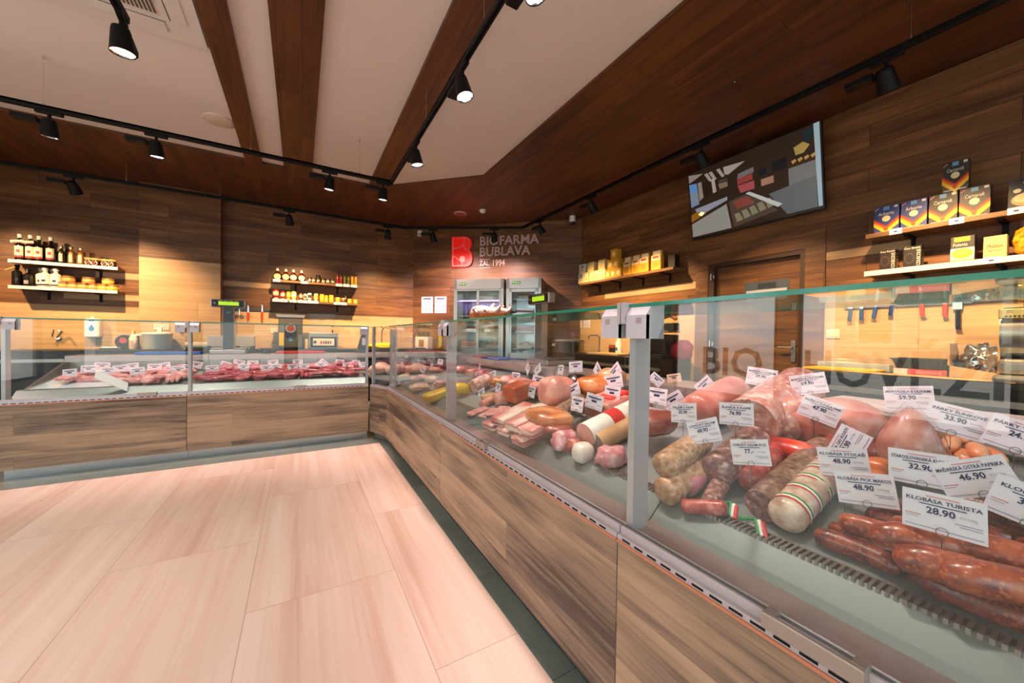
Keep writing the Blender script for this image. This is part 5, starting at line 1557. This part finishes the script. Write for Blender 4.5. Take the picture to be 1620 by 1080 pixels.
def rdeck(px, py, h, fr=RC):
    """where the view through a pixel meets the sloping deck raised by h"""
    r = ray(px, py)
    o = fr.o.dot(fr.n)                       # depth d = o - p.n
    rn = r.dot(fr.n)
    t = (DSL[1]+h-EYE+SLOPE*(o-DSL[0]))/(r.z+SLOPE*rn)
    p = r*t
    p.z += EYE
    return p
def place(name, label, cat, p, rz, mb, part, mats, grp, tilt=None):
    t = thing(name, label, cat, p, rz, grp)
    o = mb.build(part, mats, t)
    if tilt is not None:
        t.rotation_euler = tilt
    return t, o
def logm(L, r, n=18, ends=(1, 1), face=False, bulge=0.0, seed=0, jit=.0):
    """log along +x; rounded or cut ends"""
    xs, rs = [], []
    if ends[0]:
        for k in range(5):
            a = pi/2*k/4
            xs.append(r*.55*(1-cos(a))); rs.append(max(r*.12, r*sin(a)))
    else:
        xs += [0, .002]; rs += [r*.985, r]
    m = 8
    for k in range(1, m):
        xs.append(r*.55+(L-r*1.1)*k/m); rs.append(r*(1+bulge*sin(pi*k/m)))
    if ends[1]:
        for k in range(5):
            a = pi/2*(1-k/4)
            xs.append(L-r*.55*(1-cos(a))); rs.append(max(r*.12, r*sin(a)))
    else:
        xs.append(L); rs.append(r)
    b = MB().loft([(x, 0, 0) for x in xs], rs, n, jit=jit, seed=seed, cap=not face or bool(ends[0]))
    if face and not ends[0]:
        v = [(-.0005, r*.985*cos(2*pi*i/n), r*.985*sin(2*pi*i/n)) for i in range(n)]
        b.poly(v, 1)
        b.poly([(L, r*cos(2*pi*i/n), r*sin(2*pi*i/n)) for i in range(n)][::-1], 0)
    return b
def log(name, label, px, py, L, r, mat, yaw=0.0, lift=0.0, ends=(1, 1), face=None, grp='salami logs', jit=.03, d=None):
    p = rdeck(px, py, r+lift) if d is None else RC.pt(RC.hit(px, py, -d)[0], -d, RC.hit(px, py, -d)[1])
    b = logm(L, r, 20, ends, face is not None, .03, px*.1, jit)
    t, o = place(name, label, 'sausage', p, yaw, b, 'casing', [mat, face or mat], grp, (0, -math.atan(SLOPE), yaw))
    return t
def lump(name, label, px, py, sx, sy, sz, mat, rz=0.0, lift=0.0, cat='meat', amp=.2, sq=.85, grp='lumps of meat', sub=3, part='meat', h=.8):
    p = rdeck(px, py, sz*h+lift)
    t, o = place(name, label, cat, p, rz, MB().blob(sx, sy, sz, 0, None, sub, amp, 2.0, px*.37, sq, flatz=sz*.8), part, mat, grp)
    return t
def slab(name, label, px, py, sx, sy, sz, mat, rz=0.0, lift=0.0, cat='meat', grp='slabs', tilt=0.0):
    p = rdeck(px, py, lift)
    t, o = place(name, label, cat, p, rz, MB().rbox(-sx, sx, -sy, sy, 0, sz*2, min(sz*.8, .012), seg=2), 'slab', mat, grp, (0, tilt-math.atan(SLOPE), rz))
    return t
# ---- long counter, case nearest the viewer
log('salami_log', 'tan salami log lowest beside the aluminium post', 1046, 782, .27, .043, TAN)
log('salami_log', 'tan salami log lying on the lowest one beside the post', 1044, 741, .25, .040, TAN, .05, .07)
log('salami_log', 'pink salami end in shiny wrap poking out towards the grille', 1080, 772, .22, .036, WRAPP, .1, .0, grp='wrapped salami', jit=.15)
log('salami_log', 'dark mottled salami log behind the pink wrapped end', 1128, 748, .30, .05, DARKS, .05, .02)
log('salami_log', 'short brown salami end beside the grille', 1122, 800, .16, .026, DARKS, .3)
log('salami_log', 'short pinkish brown salami piece at the very front by the post', 1078, 800, .12, .02, REDS, -1.2)
log('salami_log', 'red brown salami under the white card of Hungarian salami', 1182, 765, .26, .034, REDS, .12, .01)
log('salami_log', 'grey brown cut salami log before the striped one', 1204, 800, .42, .043, BROWNS, .02, 0, (0, 1), DARKS)
t = log('striped_salami', 'pale salami log with red, white and green stripes', 1238, 822, .40, .043, pink('striped_salami_casing', 'a88470', 'd0b09a', 'e6d2c0', 40, .5), .04)
b = MB()
for k in range(6):
    x = .035+.062*k
    for dx, m in ((0, 0), (.007, 2), (.014, 1)):
        b.loft([(x+dx+.012*0, 0, 0), (x+dx+.0068, 0, 0)], .0447, 20, m, cap=False)
b.build('colour_stripes', [C('c43a3a'), C('2f8a4a'), C('ece6de')], t)
for i, (px, py, w) in enumerate(((1152, 808, 'nearer the post'), (1193, 836, 'nearer the striped log'))):
    p = rdeck(px, py, .015)
    t = thing('wrapper_tail', 'twisted wrapper tail with red, white and green stripes, the one '+w, 'wrapper', p, .5+.3*i, 'wrapper tails')
    MB().blob(.035, .016, .018, 0, None, 3, .5, 3, i+3).build('film', CLEAR, t)
    b = MB()
    for k, m in enumerate((0, 2, 1)):
        b.loft([(-.03, -.016, -.01), (0, -.019, .012+.002*k), (.03, -.01+.008*k, .0)], .0055, 6, m, M=Matrix.Translation((.006*k, .006*k, .004)))
    b.build('colour_stripes', [C('c43a3a'), C('2f8a4a'), C('ece6de')], t)
log('mortadella_log', 'huge pink mortadella log in clear wrap behind the 76.90 card', 1186, 668, .42, .088, MORT, .04, 0, (0, 1), MORT, 'mortadella logs', d=.60)
log('mortadella_log', 'large pink ham log beside the mortadella, nearer the post', 1095, 655, .36, .075, HAM, .0, 0, (1, 1), None, 'mortadella logs', d=.64)
lump('ham_piece', 'dark red ham lump at the post behind the tan salami logs', 1034, 668, .10, .07, .055, HAMD, 0, .05)
lump('ham_piece', 'bright orange wedge of smoked meat between two pink logs', 1130, 640, .035, .05, .035, M_('bright_orange_rind', 'd8660e', .4), .2, .05)
lump('ham_piece', 'broad pink wrapped ham under the 47.90 card', 1322, 672, .13, .13, .085, HAM, .2, 0, amp=.22)
lump('ham_piece', 'pink pressed ham between mortadella and broad ham', 1250, 660, .10, .08, .085, MORT, 0, .02, amp=.12)
lump('ham_piece', 'reddish lower ham below the tilted white card', 1345, 705, .10, .07, .05, HAMD, .3)
_s, _z = RC.hit(1438, 715, -.60)
p = RC.pt(_s, -.60, _z-.02)
t = thing('wrapped_ham', 'cone shaped pink ham gathered in clear wrap at its peak', 'meat', p, 0, 'lumps of meat')
MB().lathe([(.058, 0), (.064, .03), (.057, .06), (.038, .10), (.015, .13), (.0, .135)], 20).build('meat', pink('gathered_ham', '9a5a4e', 'c08474', 'd8ac9c', 16, .2, 0, .3), t)
MB().lathe([(.069, .0), (.072, .03), (.064, .066), (.042, .107), (.018, .137), (.013, .152)], 14, cap=False).build('film', CLEAR, t)
p = rdeck(1256, 712, .055)
t, o = place('red_salami', 'glossy bright red oval sausage on a dark tray', 'sausage', p, 1.35, MB().loft([(-.085, 0, 0), (-.07, 0, 0), (-.03, 0, .0), (.03, 0, 0), (.07, 0, 0), (.085, 0, 0)], [.012, .034, .046, .046, .034, .012], 18, flat=.75), 'casing', SHINY, None)
MB().rbox(-.095, .095, -.055, .055, -.056, -.034, .008).build('dark_tray', BLACKP, t)
for i, (px, py, rz) in enumerate(((1478, 712, .3), (1505, 703, .1), (1520, 722, .35), (1545, 715, .25), (1566, 722, .5), (1500, 735, .2), (1540, 742, .35), (1490, 690, 1.2))):
    p = rdeck(px, py, .05+.02*(i % 2))
    L = .055
    place('frankfurter', 'plump pale orange frankfurter sausage, %s of the loose ones in the clear tray' % ORD[i], 'sausage', p, rz, MB().loft([(-L, 0, -.002), (-L*.9, 0, 0), (-L*.5, 0, .004), (0, 0, .006), (L*.5, 0, .004), (L*.9, 0, 0), (L, 0, -.002)], [.005, .014, .0185, .019, .0185, .014, .005], 14), 'casing', PARK, 'frankfurters')
for i, (px, py) in enumerate(((1395, 738), (1412, 722), (1372, 752))):
    lump('smoked_slice', 'orange brown smoked slice behind the 32.90 card, %s of three' % ORD[i], px, py, .035, .05, .022, ORNG, .4*i, .02, grp='smoked slices')
# paprika sausages lying along the grille
n = 0
for row, (d, lift) in enumerate(((.275, 0), (.325, 0), (.30, .042), (.375, 0), (.35, .045), (.425, .0), (.48, 0), (.40, .05), (.535, 0), (.59, 0), (.51, .042))):
    y = (.40, .385, .36, .35, .33, .32, .30, .30, .27, .24, .24)[row]
    for k in range(3):
        L = .15+.02*((row+k) % 3)
        r = .0225+.002*((row*3+k) % 3)
        z = deckz(d)+r+lift
        yc = y-L/2-.008
        y -= L+.012
        if yc < -.22:
            continue
        h = L/2
        bend = .014*(1 if (row+k) % 2 else -1)
        b = MB().loft([(-h, 0, 0), (-h*.93, bend*.1, 0), (-h*.6, bend*.7, 0), (0, bend, 0), (h*.6, bend*.7, 0), (h*.93, bend*.1, 0), (h, 0, 0)], [.004, r*.75, r, r*1.04, r, r*.75, .004], 14, jit=.12, seed=row*3+k)
        w = ('first row from the grille', 'second row from the grille', 'layer over the first rows', 'third row from the grille', 'upper layer over the third row', 'fourth row from the grille', 'fifth row from the grille', 'topmost layer', 'sixth row from the grille', 'last row before the frankfurters', 'upper layer over the fifth row')[row]
        place('paprika_sausage', '%s sausage in the %s, %s from the striped salami' % ('orange red' if (row+k) % 3 == 2 else 'dark red', w, ORD[k]), 'sausage', RC.pt(-yc, -d, z), pi/2+.06*((row+k) % 3-1), b, 'casing', KLOBO if (row+k) % 3 == 2 else KLOB, 'paprika sausages')
for i, (px, py, L, rz) in enumerate(((1500, 905, .14, .35), (1545, 872, .24, .1), (1590, 930, .16, .6), (1450, 862, .14, .5))):
    p = rdeck(px, py, .085)
    place('thick_sausage', 'thick orange brown sausage on top of the paprika pile, %s from the grille corner' % ORD[i], 'sausage', p, -pi/2+rz, MB().loft([(-L/2, 0, 0), (-L*.44, 0, .002), (-L*.2, .0, .008), (L*.2, 0, .008), (L*.44, 0, .002), (L/2, 0, 0)], [.004, .022, .030, .030, .022, .004], 16, jit=.08, seed=i), 'casing', KLOBO, 'thick sausages')
# ---- middle case
t = log('bologna_log', 'pink cut bologna log in a white casing with a red label', 926, 688, .40, .052, WHITEL, .05, .02, (0, 1), HAM, 'cut logs')
MB().loft([(.13, 0, 0), (.20, 0, 0)], .0545, 20, cap=False).build('red_label', C('c8281c'), t)
log('liver_log', 'tan liver sausage log with a grey cut face', 942, 700, .36, .043, LIVER, .03, .0, (0, 1), LIVERF, 'cut logs')
lump('white_bag', 'small white netted sausage ball beside the liver sausage', 922, 716, .045, .04, .045, WHITEL, 0, 0, 'sausage', .08)
lump('wrapped_salami', 'pink salami in shiny wrap next to the post', 968, 722, .07, .05, .045, WRAPP, .3, 0, 'sausage', .25)
lump('wrapped_salami', 'crumpled pale pink wrapped pack in front of the bologna', 893, 697, .06, .05, .05, WRAPP, .3, 0, 'meat', .3)
lump('ham_piece', 'dark red brown lump beside the white netted ball', 906, 706, .035, .04, .035, HAMD, 0, 0)
for i, (px, py, rz, lift) in enumerate(((800, 668, .15, 0), (826, 676, .1, .005), (852, 690, .05, 0), (815, 660, .2, .05), (840, 668, .1, .055), (862, 676, .15, .05))):
    slab('bacon_slab', 'striped pink and white bacon slab %s the row, %s from the poultry end' % ('in the lower' if i < 3 else 'on top of', ORD[i % 3]), px, py, .13, .055, .022, BACON, rz, lift, grp='bacon slabs')
lump('smoked_belly', 'long orange brown smoked belly behind the bacon', 868, 657, .11, .15, .035, ORNG, -.3, .06, amp=.15)
lump('smoked_belly', 'greyish brown smoked belly between bacon and bologna', 880, 675, .08, .10, .03, HAMD, -.2, .03, amp=.15)
slab('ham_block', 'red topped pink ham block behind the bologna', 962, 655, .08, .09, .045, HAM, 0, .03)
slab('ham_block', 'bright red packed ham block beside the post', 975, 645, .07, .05, .04, M_('red_pack', 'c8352a', .35), 0, .05)
slab('ham_block', 'orange red smoked block standing beside the tall card near the cutlets', 820, 632, .07, .07, .055, pink('red_block', 'a03c20', 'cf5c34', 'e89a78', 6, .5), .1, .02)
lump('ham_piece', 'pale pink ham end in front of the tall white card row', 795, 630, .06, .05, .05, HAM, 0, 0)
lump('white_sausage', 'pale thick sausage end between two cards', 853, 648, .06, .035, .035, WHITEL, .2, .05, 'sausage')
log('olive_log', 'dark sliced loaf with pale olive rings at its end', 884, 652, .2, .034, BROWNS, .2, .06, (0, 1), TILEF, 'cut logs')
lump('wrapped_ham', 'tall pale pink wrapped ham in the middle of the case', 882, 622, .11, .10, .105, HAM, 0, .03, amp=.1)
lump('black_ham', 'black skinned ham beside the tall pink one', 912, 615, .08, .07, .09, pink('black_rind', '171213', '2c2224', '5a3c38', 9, .6), 0, .03, amp=.1)
lump('smoked_poultry', 'golden brown smoked poultry at the back of the middle case', 943, 612, .13, .09, .07, ORNG, .4, .06, amp=.2)
lump('cheese_loaf', 'smooth tan loaf at the back beside the post', 967, 598, .09, .07, .06, LIVER, 0, .08, amp=.06)
for i, (px, py) in enumerate(((822, 608), (838, 613), (856, 614))):
    lump('rolled_ham', 'pink rolled ham in the back row, %s from the poultry end' % ORD[i], px, py, .10, .06, .05, HAM, .1, .02, amp=.12, grp='rolled hams')
for i, (px, py, m) in enumerate(((728, 585, HAM), (748, 590, HAM), (765, 592, WRAPP), (790, 604, ORNG), (803, 602, HAM))):
    lump('pink_roast', '%s piece of meat in the back row near the second post, %s along' % ('orange' if i == 3 else 'pink', ORD[i]), px, py, .08, .06, .045, m, .2*i, .02, grp='back row roasts')
lump('yellow_loaf', 'yellow loaf beside the second post', 727, 615, .08, .06, .05, CHEESE, 0, .02, amp=.08)
log('speckled_roll', 'round speckled brawn roll showing its cut face', 748, 612, .2, .055, TILEF, .4, .0, (0, 1), TILEF, 'cut logs')
log('spiral_roll', 'small pink spiral roll near the front of the case', 762, 640, .12, .026, HAM, .3, .0, (0, 1), WRAPP, 'cut logs')
lump('meat_jelly', 'pale jellied piece behind the spiral roll', 775, 628, .07, .05, .03, LIVER, .2)
for i, (px, py) in enumerate(((757, 652), (775, 655), (792, 652))):
    slab('cutlet', 'thin pale cutlet lying in front of the bacon, %s one' % ORD[i], px, py, .07, .04, .008, RAWP, .3*i, .002, grp='cutlets')
# ---- poultry case by the corner
CHK2 = CHK
for i, (px, py, sx, m) in enumerate(((664, 612, .09, CHK2), (640, 596, .07, CHK2), (655, 600, .06, HAM), (668, 597, .07, RAWP), (684, 600, .07, CHK2), (696, 607, .06, RAWP), (672, 583, .08, CHK2), (688, 585, .08, HAM), (650, 585, .07, CHK2))):
    lump('poultry_piece', '%s poultry piece in the case by the corner, %s counted from the front' % ('pale' if m == CHK2 else 'pink', ORD[i]), px, py, sx, sx*.7, .035, m, i*.7, .0, amp=.25, grp='poultry pieces')
slab('yellow_tray', 'yellow tray of marinated poultry next to the second post', 692, 630, .10, .07, .03, CHEESE, .1, 0, 'tray')
for i, (x, y, s) in enumerate(((.82, 4.62, .12), (.98, 4.55, .12), (.9, 4.85, .12), (1.1, 4.75, .1), (1.25, 4.5, .12))):
    t, o = place('whole_chicken', 'pale whole chicken in the corner unit, %s from the meat counter' % ORD[i], 'chicken', Vector((x, y, .675+s*.5)), i*.8, MB().blob(s, s*.72, s*.6, 0, None, 3, .15, 2, i+20, flatz=s*.5), 'body', CHK, 'chickens in the corner')
    for sy in (-1, 1):
        MB().loft([(s*.5, sy*s*.45, 0), (s*1.0, sy*s*.45, .02), (s*1.3, sy*s*.3, .03)], [s*.34, s*.26, s*.1], 8).build('drumstick', CHK, t)
# ---- raw meat cases
protoP, protoB = [], []
for k in range(8):
    r = random.Random(k)
    for lst, mat in ((protoP, RAWP), (protoB, RAWB)):
        if k % 4 == 0:
            m = MB().blob(.135, .05, .028, 0, None, 3, .18, 1.8, k, .8, flatz=.024)
        elif k % 4 == 1:
            m = MB().blob(.10, .075, .034, 0, None, 3, .28, 2.0, k, .85, flatz=.03)
        elif k % 4 == 2:
            m = MB()
            for q in range(3):
                m.loft([(-.11, -.04+.035*q, 0), (-.05, -.035+.035*q, .012), (.05, -.04+.038*q, .014), (.12, -.03+.03*q, 0)], [.012, .021, .02, .01], 10, jit=.25, seed=k+q)
        else:
            m = MB().blob(.085, .07, .045, 0, None, 3, .35, 2.4, k, .9, flatz=.036)
        lst.append(m.mesh('raw_meat', mat))
rr = random.Random(5)
for side, x0, x1, lst, lab, grp in ((0, -1.40, -.90, protoP, 'pork', 'raw pork pieces'), (1, -.86, .62, protoB, 'beef', 'raw beef pieces'), (2, -1.86, -1.42, protoP, 'pork', 'raw pork pieces')):
    for row, d in enumerate((.315, .46, .61, .75)):
        if side == 2 and row < 1:
            continue
        x = x0+.08+.03*row
        i = 0
        while x < x1-.03:
            me = lst[rr.randrange(8)]
            p = LC.pt(x, -d, deckz(d, LC)+.026+.008*rr.random())
            rz = rr.uniform(-.5, .5) + (pi/2 if rr.random() < .3 else 0)
            w = ('front', 'second', 'third', 'back')[row]
            if side == 2:
                lb = 'pale raw pork piece beyond the sky reflection board, %s row, %s along' % (w, ORD[i])
            else:
                lb = '%s raw %s piece in the %s row, %s from the %s' % ('pale pink' if lab == 'pork' else 'dark red', lab, w, ORD[i], 'open end' if side == 0 else 'scale post')
            o = inst('raw_meat', me, None, p, (rr.uniform(-.12, .12), rr.uniform(-.12, .12), rz))
            tag(o, lb, 'meat', grp)
            x += .135+rr.uniform(-.015, .03)
            i += 1
t = thing('sky_reflection_board', 'glossy blue white board standing in for a sky reflection, open end of pork case', 'board', LC.pt(-1.66, -.235, deckz(.235, LC)+.001), 0)  # board added in place of a sky reflection, its brightness put into the colour
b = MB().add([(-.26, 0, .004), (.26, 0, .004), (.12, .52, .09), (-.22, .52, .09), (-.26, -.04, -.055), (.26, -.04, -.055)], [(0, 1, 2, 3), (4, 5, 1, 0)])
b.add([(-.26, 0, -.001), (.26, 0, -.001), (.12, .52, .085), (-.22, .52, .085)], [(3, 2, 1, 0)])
b.build('board', M_('sky_reflection_white', 'd6eaf2', .08, 0, .8, coat=1), t)

# ------------------------------------------------------------------ price cards on wire holders
WIRE = M_('card_wire', '6d6a70', .3, .8)
def card(label, p, rz, roll=0.0, title=None, price=None, w=.105, h=.072, spike=.10, lean=.15, near=False, tint=None):
    t = thing('price_card', label, 'price card', p, rz, 'price cards')
    M = Matrix.Rotation(-lean, 4, 'X') @ Matrix.Rotation(roll, 4, 'Y')
    b = MB().box(-w/2, w/2, -.0004, .0004, 0, h, 0, M)
    y = -.0009
    b.rect(-w*.38, w*.38, h*.72, h*.80, y, 1, M) if not title else None
    if not price:
        b.rect(-w*.16, w*.14, h*.46, h*.60, y, 1, M)
    b.rect(-w*.2, w*.2, h*.88, h*.90, y, 2, M).rect(-w*.28, w*.28, h*.665, h*.69, y, 1, M)
    b.rect(-w*.46, -w*.26, h*.36, h*.38, y, 2, M).rect(-w*.46, -w*.3, h*.30, h*.315, y, 3, M).rect(w*.14, w*.45, h*.34, h*.36, y, 3, M).rect(w*.2, w*.45, h*.28, h*.30, y, 3, M)
    b.rect(-w*.46, w*.46, h*.08, h*.10, y, 3, M)
    b.build('card', [tint or PAPER, INK, REDINK, GREYINK], t)
    q = MB().loft([M @ Vector((.008*cos(a), -.004, .004+.008*sin(a))) for a in [2*pi*k/10 for k in range(11)]], .0007, 5, cap=False, up=(0, 1, 0))
    q.cyl(M @ Vector((0, -.004, -.004)), (0, .0, -spike), .0009, 5)
    q.build('wire_holder', WIRE, t)
    if title:
        o = letter(title, .0095, INK, t, M @ Vector((0, -.0012, h*.775)), (pi/2-lean, roll, 0), wid=min(w*.9, .0068*len(title)), bold=.02)
        o.rotation_euler = (M @ Matrix.Rotation(pi/2, 4, 'X')).to_euler()
    if price:
        o = letter(price, .0165, INK, t, M @ Vector((-w*.02, -.0012, h*.53)), (pi/2, 0, 0), bold=.025)
        o.rotation_euler = (M @ Matrix.Rotation(pi/2, 4, 'X')).to_euler()
        o = letter('Kč/100g', .006, GREYINK, t, M @ Vector((w*.30, -.0012, h*.52)), (pi/2, 0, 0))
        o.rotation_euler = (M @ Matrix.Rotation(pi/2, 4, 'X')).to_euler()
    return t
def cardat(px, py, d, roll, yaw, label, title=None, price=None, fr=RC, **k):
    s, z = fr.hit(px, py, -d)
    h = k.get('h', .072)
    base = deckz(d, fr) if .22 < d < .96 else .7
    if fr is RC and s < J3:
        base = .677
    z0 = z-h/2
    return card(label, fr.pt(s, -d, z0), fr.rz+radians(yaw), radians(roll), title, price, spike=max(.03, min(z0-base-.002, .3)), **k)
NEAR = [
    (1202, 596, .84, 6, 14, 'price card with lilac tint standing alone before the brown door', 'MORTADELA S KUŘECÍM', '29.90'),
    (1283, 607, .80, -14, 10, 'price card for mortadella with pistachios, before the black cabinet corner', 'MORTADELA S PISTÁCIEMI', '69.90'),
    (1290, 647, .66, 17, 10, 'price card for ham without bone, tilted over the broad pink ham', 'KUŘECÍ ŠUNKA PAR', '47.90'),
    (1165, 655, .44, -6, 4, 'upright price card in front of the huge mortadella log', 'ŠUNKA S KAPIÍ', '76.90'),
    (1082, 653, .46, -9, 0, 'price card for salami with paprika, above the tan logs', 'SALÁM S PAPR.', '35.90'),
    (1118, 682, .32, -22, 0, 'bright white price card leaning over the dark mottled salami', 'LOVECKÝ SALÁM', '68.90'),
    (1190, 716, .34, -14, 0, 'price card for Hungarian winter salami above the striped log', 'UHERSKÝ SALÁM PICK', '77.-'),
    (1440, 630, .78, -8, 0, 'price card for mortadella with olives over the cone shaped ham', 'MORTADELA S OLIVAMI', '59.90'),
    (1505, 664, .62, 12, 6, 'price card for small frankfurters above the loose frankfurters', 'PÁRKY ŠUNKOVÉ', '33.90'),
    (1366, 698, .52, -70, 0, 'white price card turned on its side before the broad ham', 'ŠUNKA OD KOSTI', '40.90'),
    (1338, 732, .44, -12, 0, 'dull price card for the table sausage, behind the Pick sausage card', 'KLOBÁSA STOLAŘ', '48.90'),
    (1374, 775, .34, -12, 0, 'price card for the Maros sausage, half hidden by reflections', 'KLOBÁSA PICK MAROS', '48.90'),
    (1460, 742, .38, -4, 0, 'price card for old Slavonic sausage in front of the frankfurters', 'STAROSLOVANSKÁ KLOBÁSA', '32.90'),
    (1562, 757, .38, -27, 0, 'price card for hot Hungarian sausage, tilted beside the Slavonic one', 'MAĎARSKÁ OSTRÁ PAPRIKA', '46.90'),
    (1492, 815, .25, -3, 0, 'largest looking bluish white price card, for tourist sausage above the thick sausages', 'KLOBÁSA TURISTA', '28.90'),
    (1606, 690, .60, 16, 0, 'price card cut by the picture edge beyond the frankfurter card', 'PÁRKY VÍDEŇSKÉ', '24.90'),
    (1625, 800, .34, 14, 0, 'price card cut by the picture edge beyond the hot Hungarian sausage card', 'KLOBÁSA PAPR.', '39.90'),
]
for px, py, d, ro, ya, lab, ti, pr in NEAR:
    cardat(px, py, d, ro, ya, lab, ti, pr)
BEIGE = C('d8b094')
for px, py, d, ro, ya, lab, sc in ((1033, 598, .85, 40, 30, 'small diamond tilted price card next to the post top', .7), (1068, 598, .85, -12, 30, 'small beige tag standing behind the tan logs', .62), (1122, 607, .82, -40, 62, 'narrow price card turned edge on before the door frame', .8),
                                   (1038, 626, .62, 0, 0, 'price card half behind the post, upper of two', 1), (1026, 657, .5, 0, 0, 'price card half behind the post, lower of two', 1), (1072, 632, .72, -35, 30, 'pink tinted price card leaning back beside the orange wedge', .9)):
    cardat(px, py, d, ro, ya, lab, w=.105*sc, h=.072*sc, tint=BEIGE if 'beige' in lab else None)
MID = [(886, 585, .82, -4), (911, 580, .80, -8), (942, 585, .78, 35), (976, 586, .72, -45), (972, 603, .66, -14), (967, 622, .55, 0), (938, 635, .44, 6), (912, 639, .38, -3), (909, 617, .50, -28), (866, 621, .50, -18), (838, 619, .50, 2), (833, 582, .86, 30), (852, 584, .86, -40), (815, 596, .72, 0), (850, 602, .66, 4),
       (758, 580, .80, -12), (779, 594, .66, -18), (787, 614, .48, 0), (762, 622, .40, -25)]
for i, (px, py, d, ro) in enumerate(sorted(MID)):
    cardat(px, py, d, ro, 8*((i*7) % 5-2), 'white price card in the middle case, %s counted from its corner end' % ORD[i])
for i, (px, py, d, ro) in enumerate(sorted([(643, 563, .80, -4), (659, 561, .80, 0), (661, 571, .62, -6), (687, 563, .78, 10), (696, 572, .55, 4), (682, 580, .42, -8), (667, 585, .40, 25), (635, 576, .6, 10)])):
    cardat(px, py, d, ro, 20*((i*5) % 3-1), 'white price card in the poultry case, %s counted from the corner' % ORD[i], w=.09, h=.064)
LEFT = [(110, 590, .40, -6), (140, 584, .55, 0), (161, 579, .8, 4), (170, 587, .5, 0), (192, 583, .62, -6), (210, 580, .78, -8), (218, 587, .46, -6), (244, 581, .66, 4), (261, 579, .72, -14), (281, 585, .48, 8), (296, 582, .6, 5), (309, 577, .8, 10), (336, 583, .46, 0), (355, 577, .78, 18),
        (377, 574, .82, 12), (385, 581, .5, 0), (400, 575, .8, 0), (422, 582, .44, -5), (437, 581, .5, 0), (433, 574, .84, -8), (463, 581, .46, -4), (481, 580, .5, 4), (471, 573, .86, 0), (507, 578, .55, 0), (508, 573, .7, 45), (537, 573, .8, 4), (550, 578, .56, -6), (563, 574, .78, 6), (575, 577, .6, 0)]
for i, (px, py, d, ro) in enumerate(sorted(LEFT)):
    sd = 'raw pork' if px < 345 else 'raw beef'
    k = i if px < 345 else i-len([1 for q in LEFT if q[0] < 345])
    cardat(px, py, d, ro, 10*((i*7) % 5-2), 'white price card standing over the %s, %s counted from the %s' % (sd, ORD[k], 'open end' if px < 345 else 'scale post'), fr=LC)
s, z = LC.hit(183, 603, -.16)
t = thing('reflection_card', 'blank white card standing in for a reflection, askew inside the pork case glass', 'card', LC.pt(s, -.12, z), .35)  # card added to stand for a white reflection in the glass
MB().add([(-.10, .04, .11), (.09, .04, -.02), (.08, 0, -.09), (-.11, 0, .04)], [(3, 2, 1, 0)]).add([(-.10, .041, .11), (.09, .041, -.02), (.08, .001, -.09), (-.11, .001, .04)], [(0, 1, 2, 3)]).build('card', M_('reflection_card_white', 'eef2f4', .3), t)
t = thing('glass_tray', 'flat clear glass tray holding the loose frankfurters', 'tray', rdeck(1522, 722, .028), 0)
MB().box(-.10, .12, -.16, .17, 0, .006).box(-.10, -.094, -.16, .17, 0, .03).build('tray', GLASS, t)
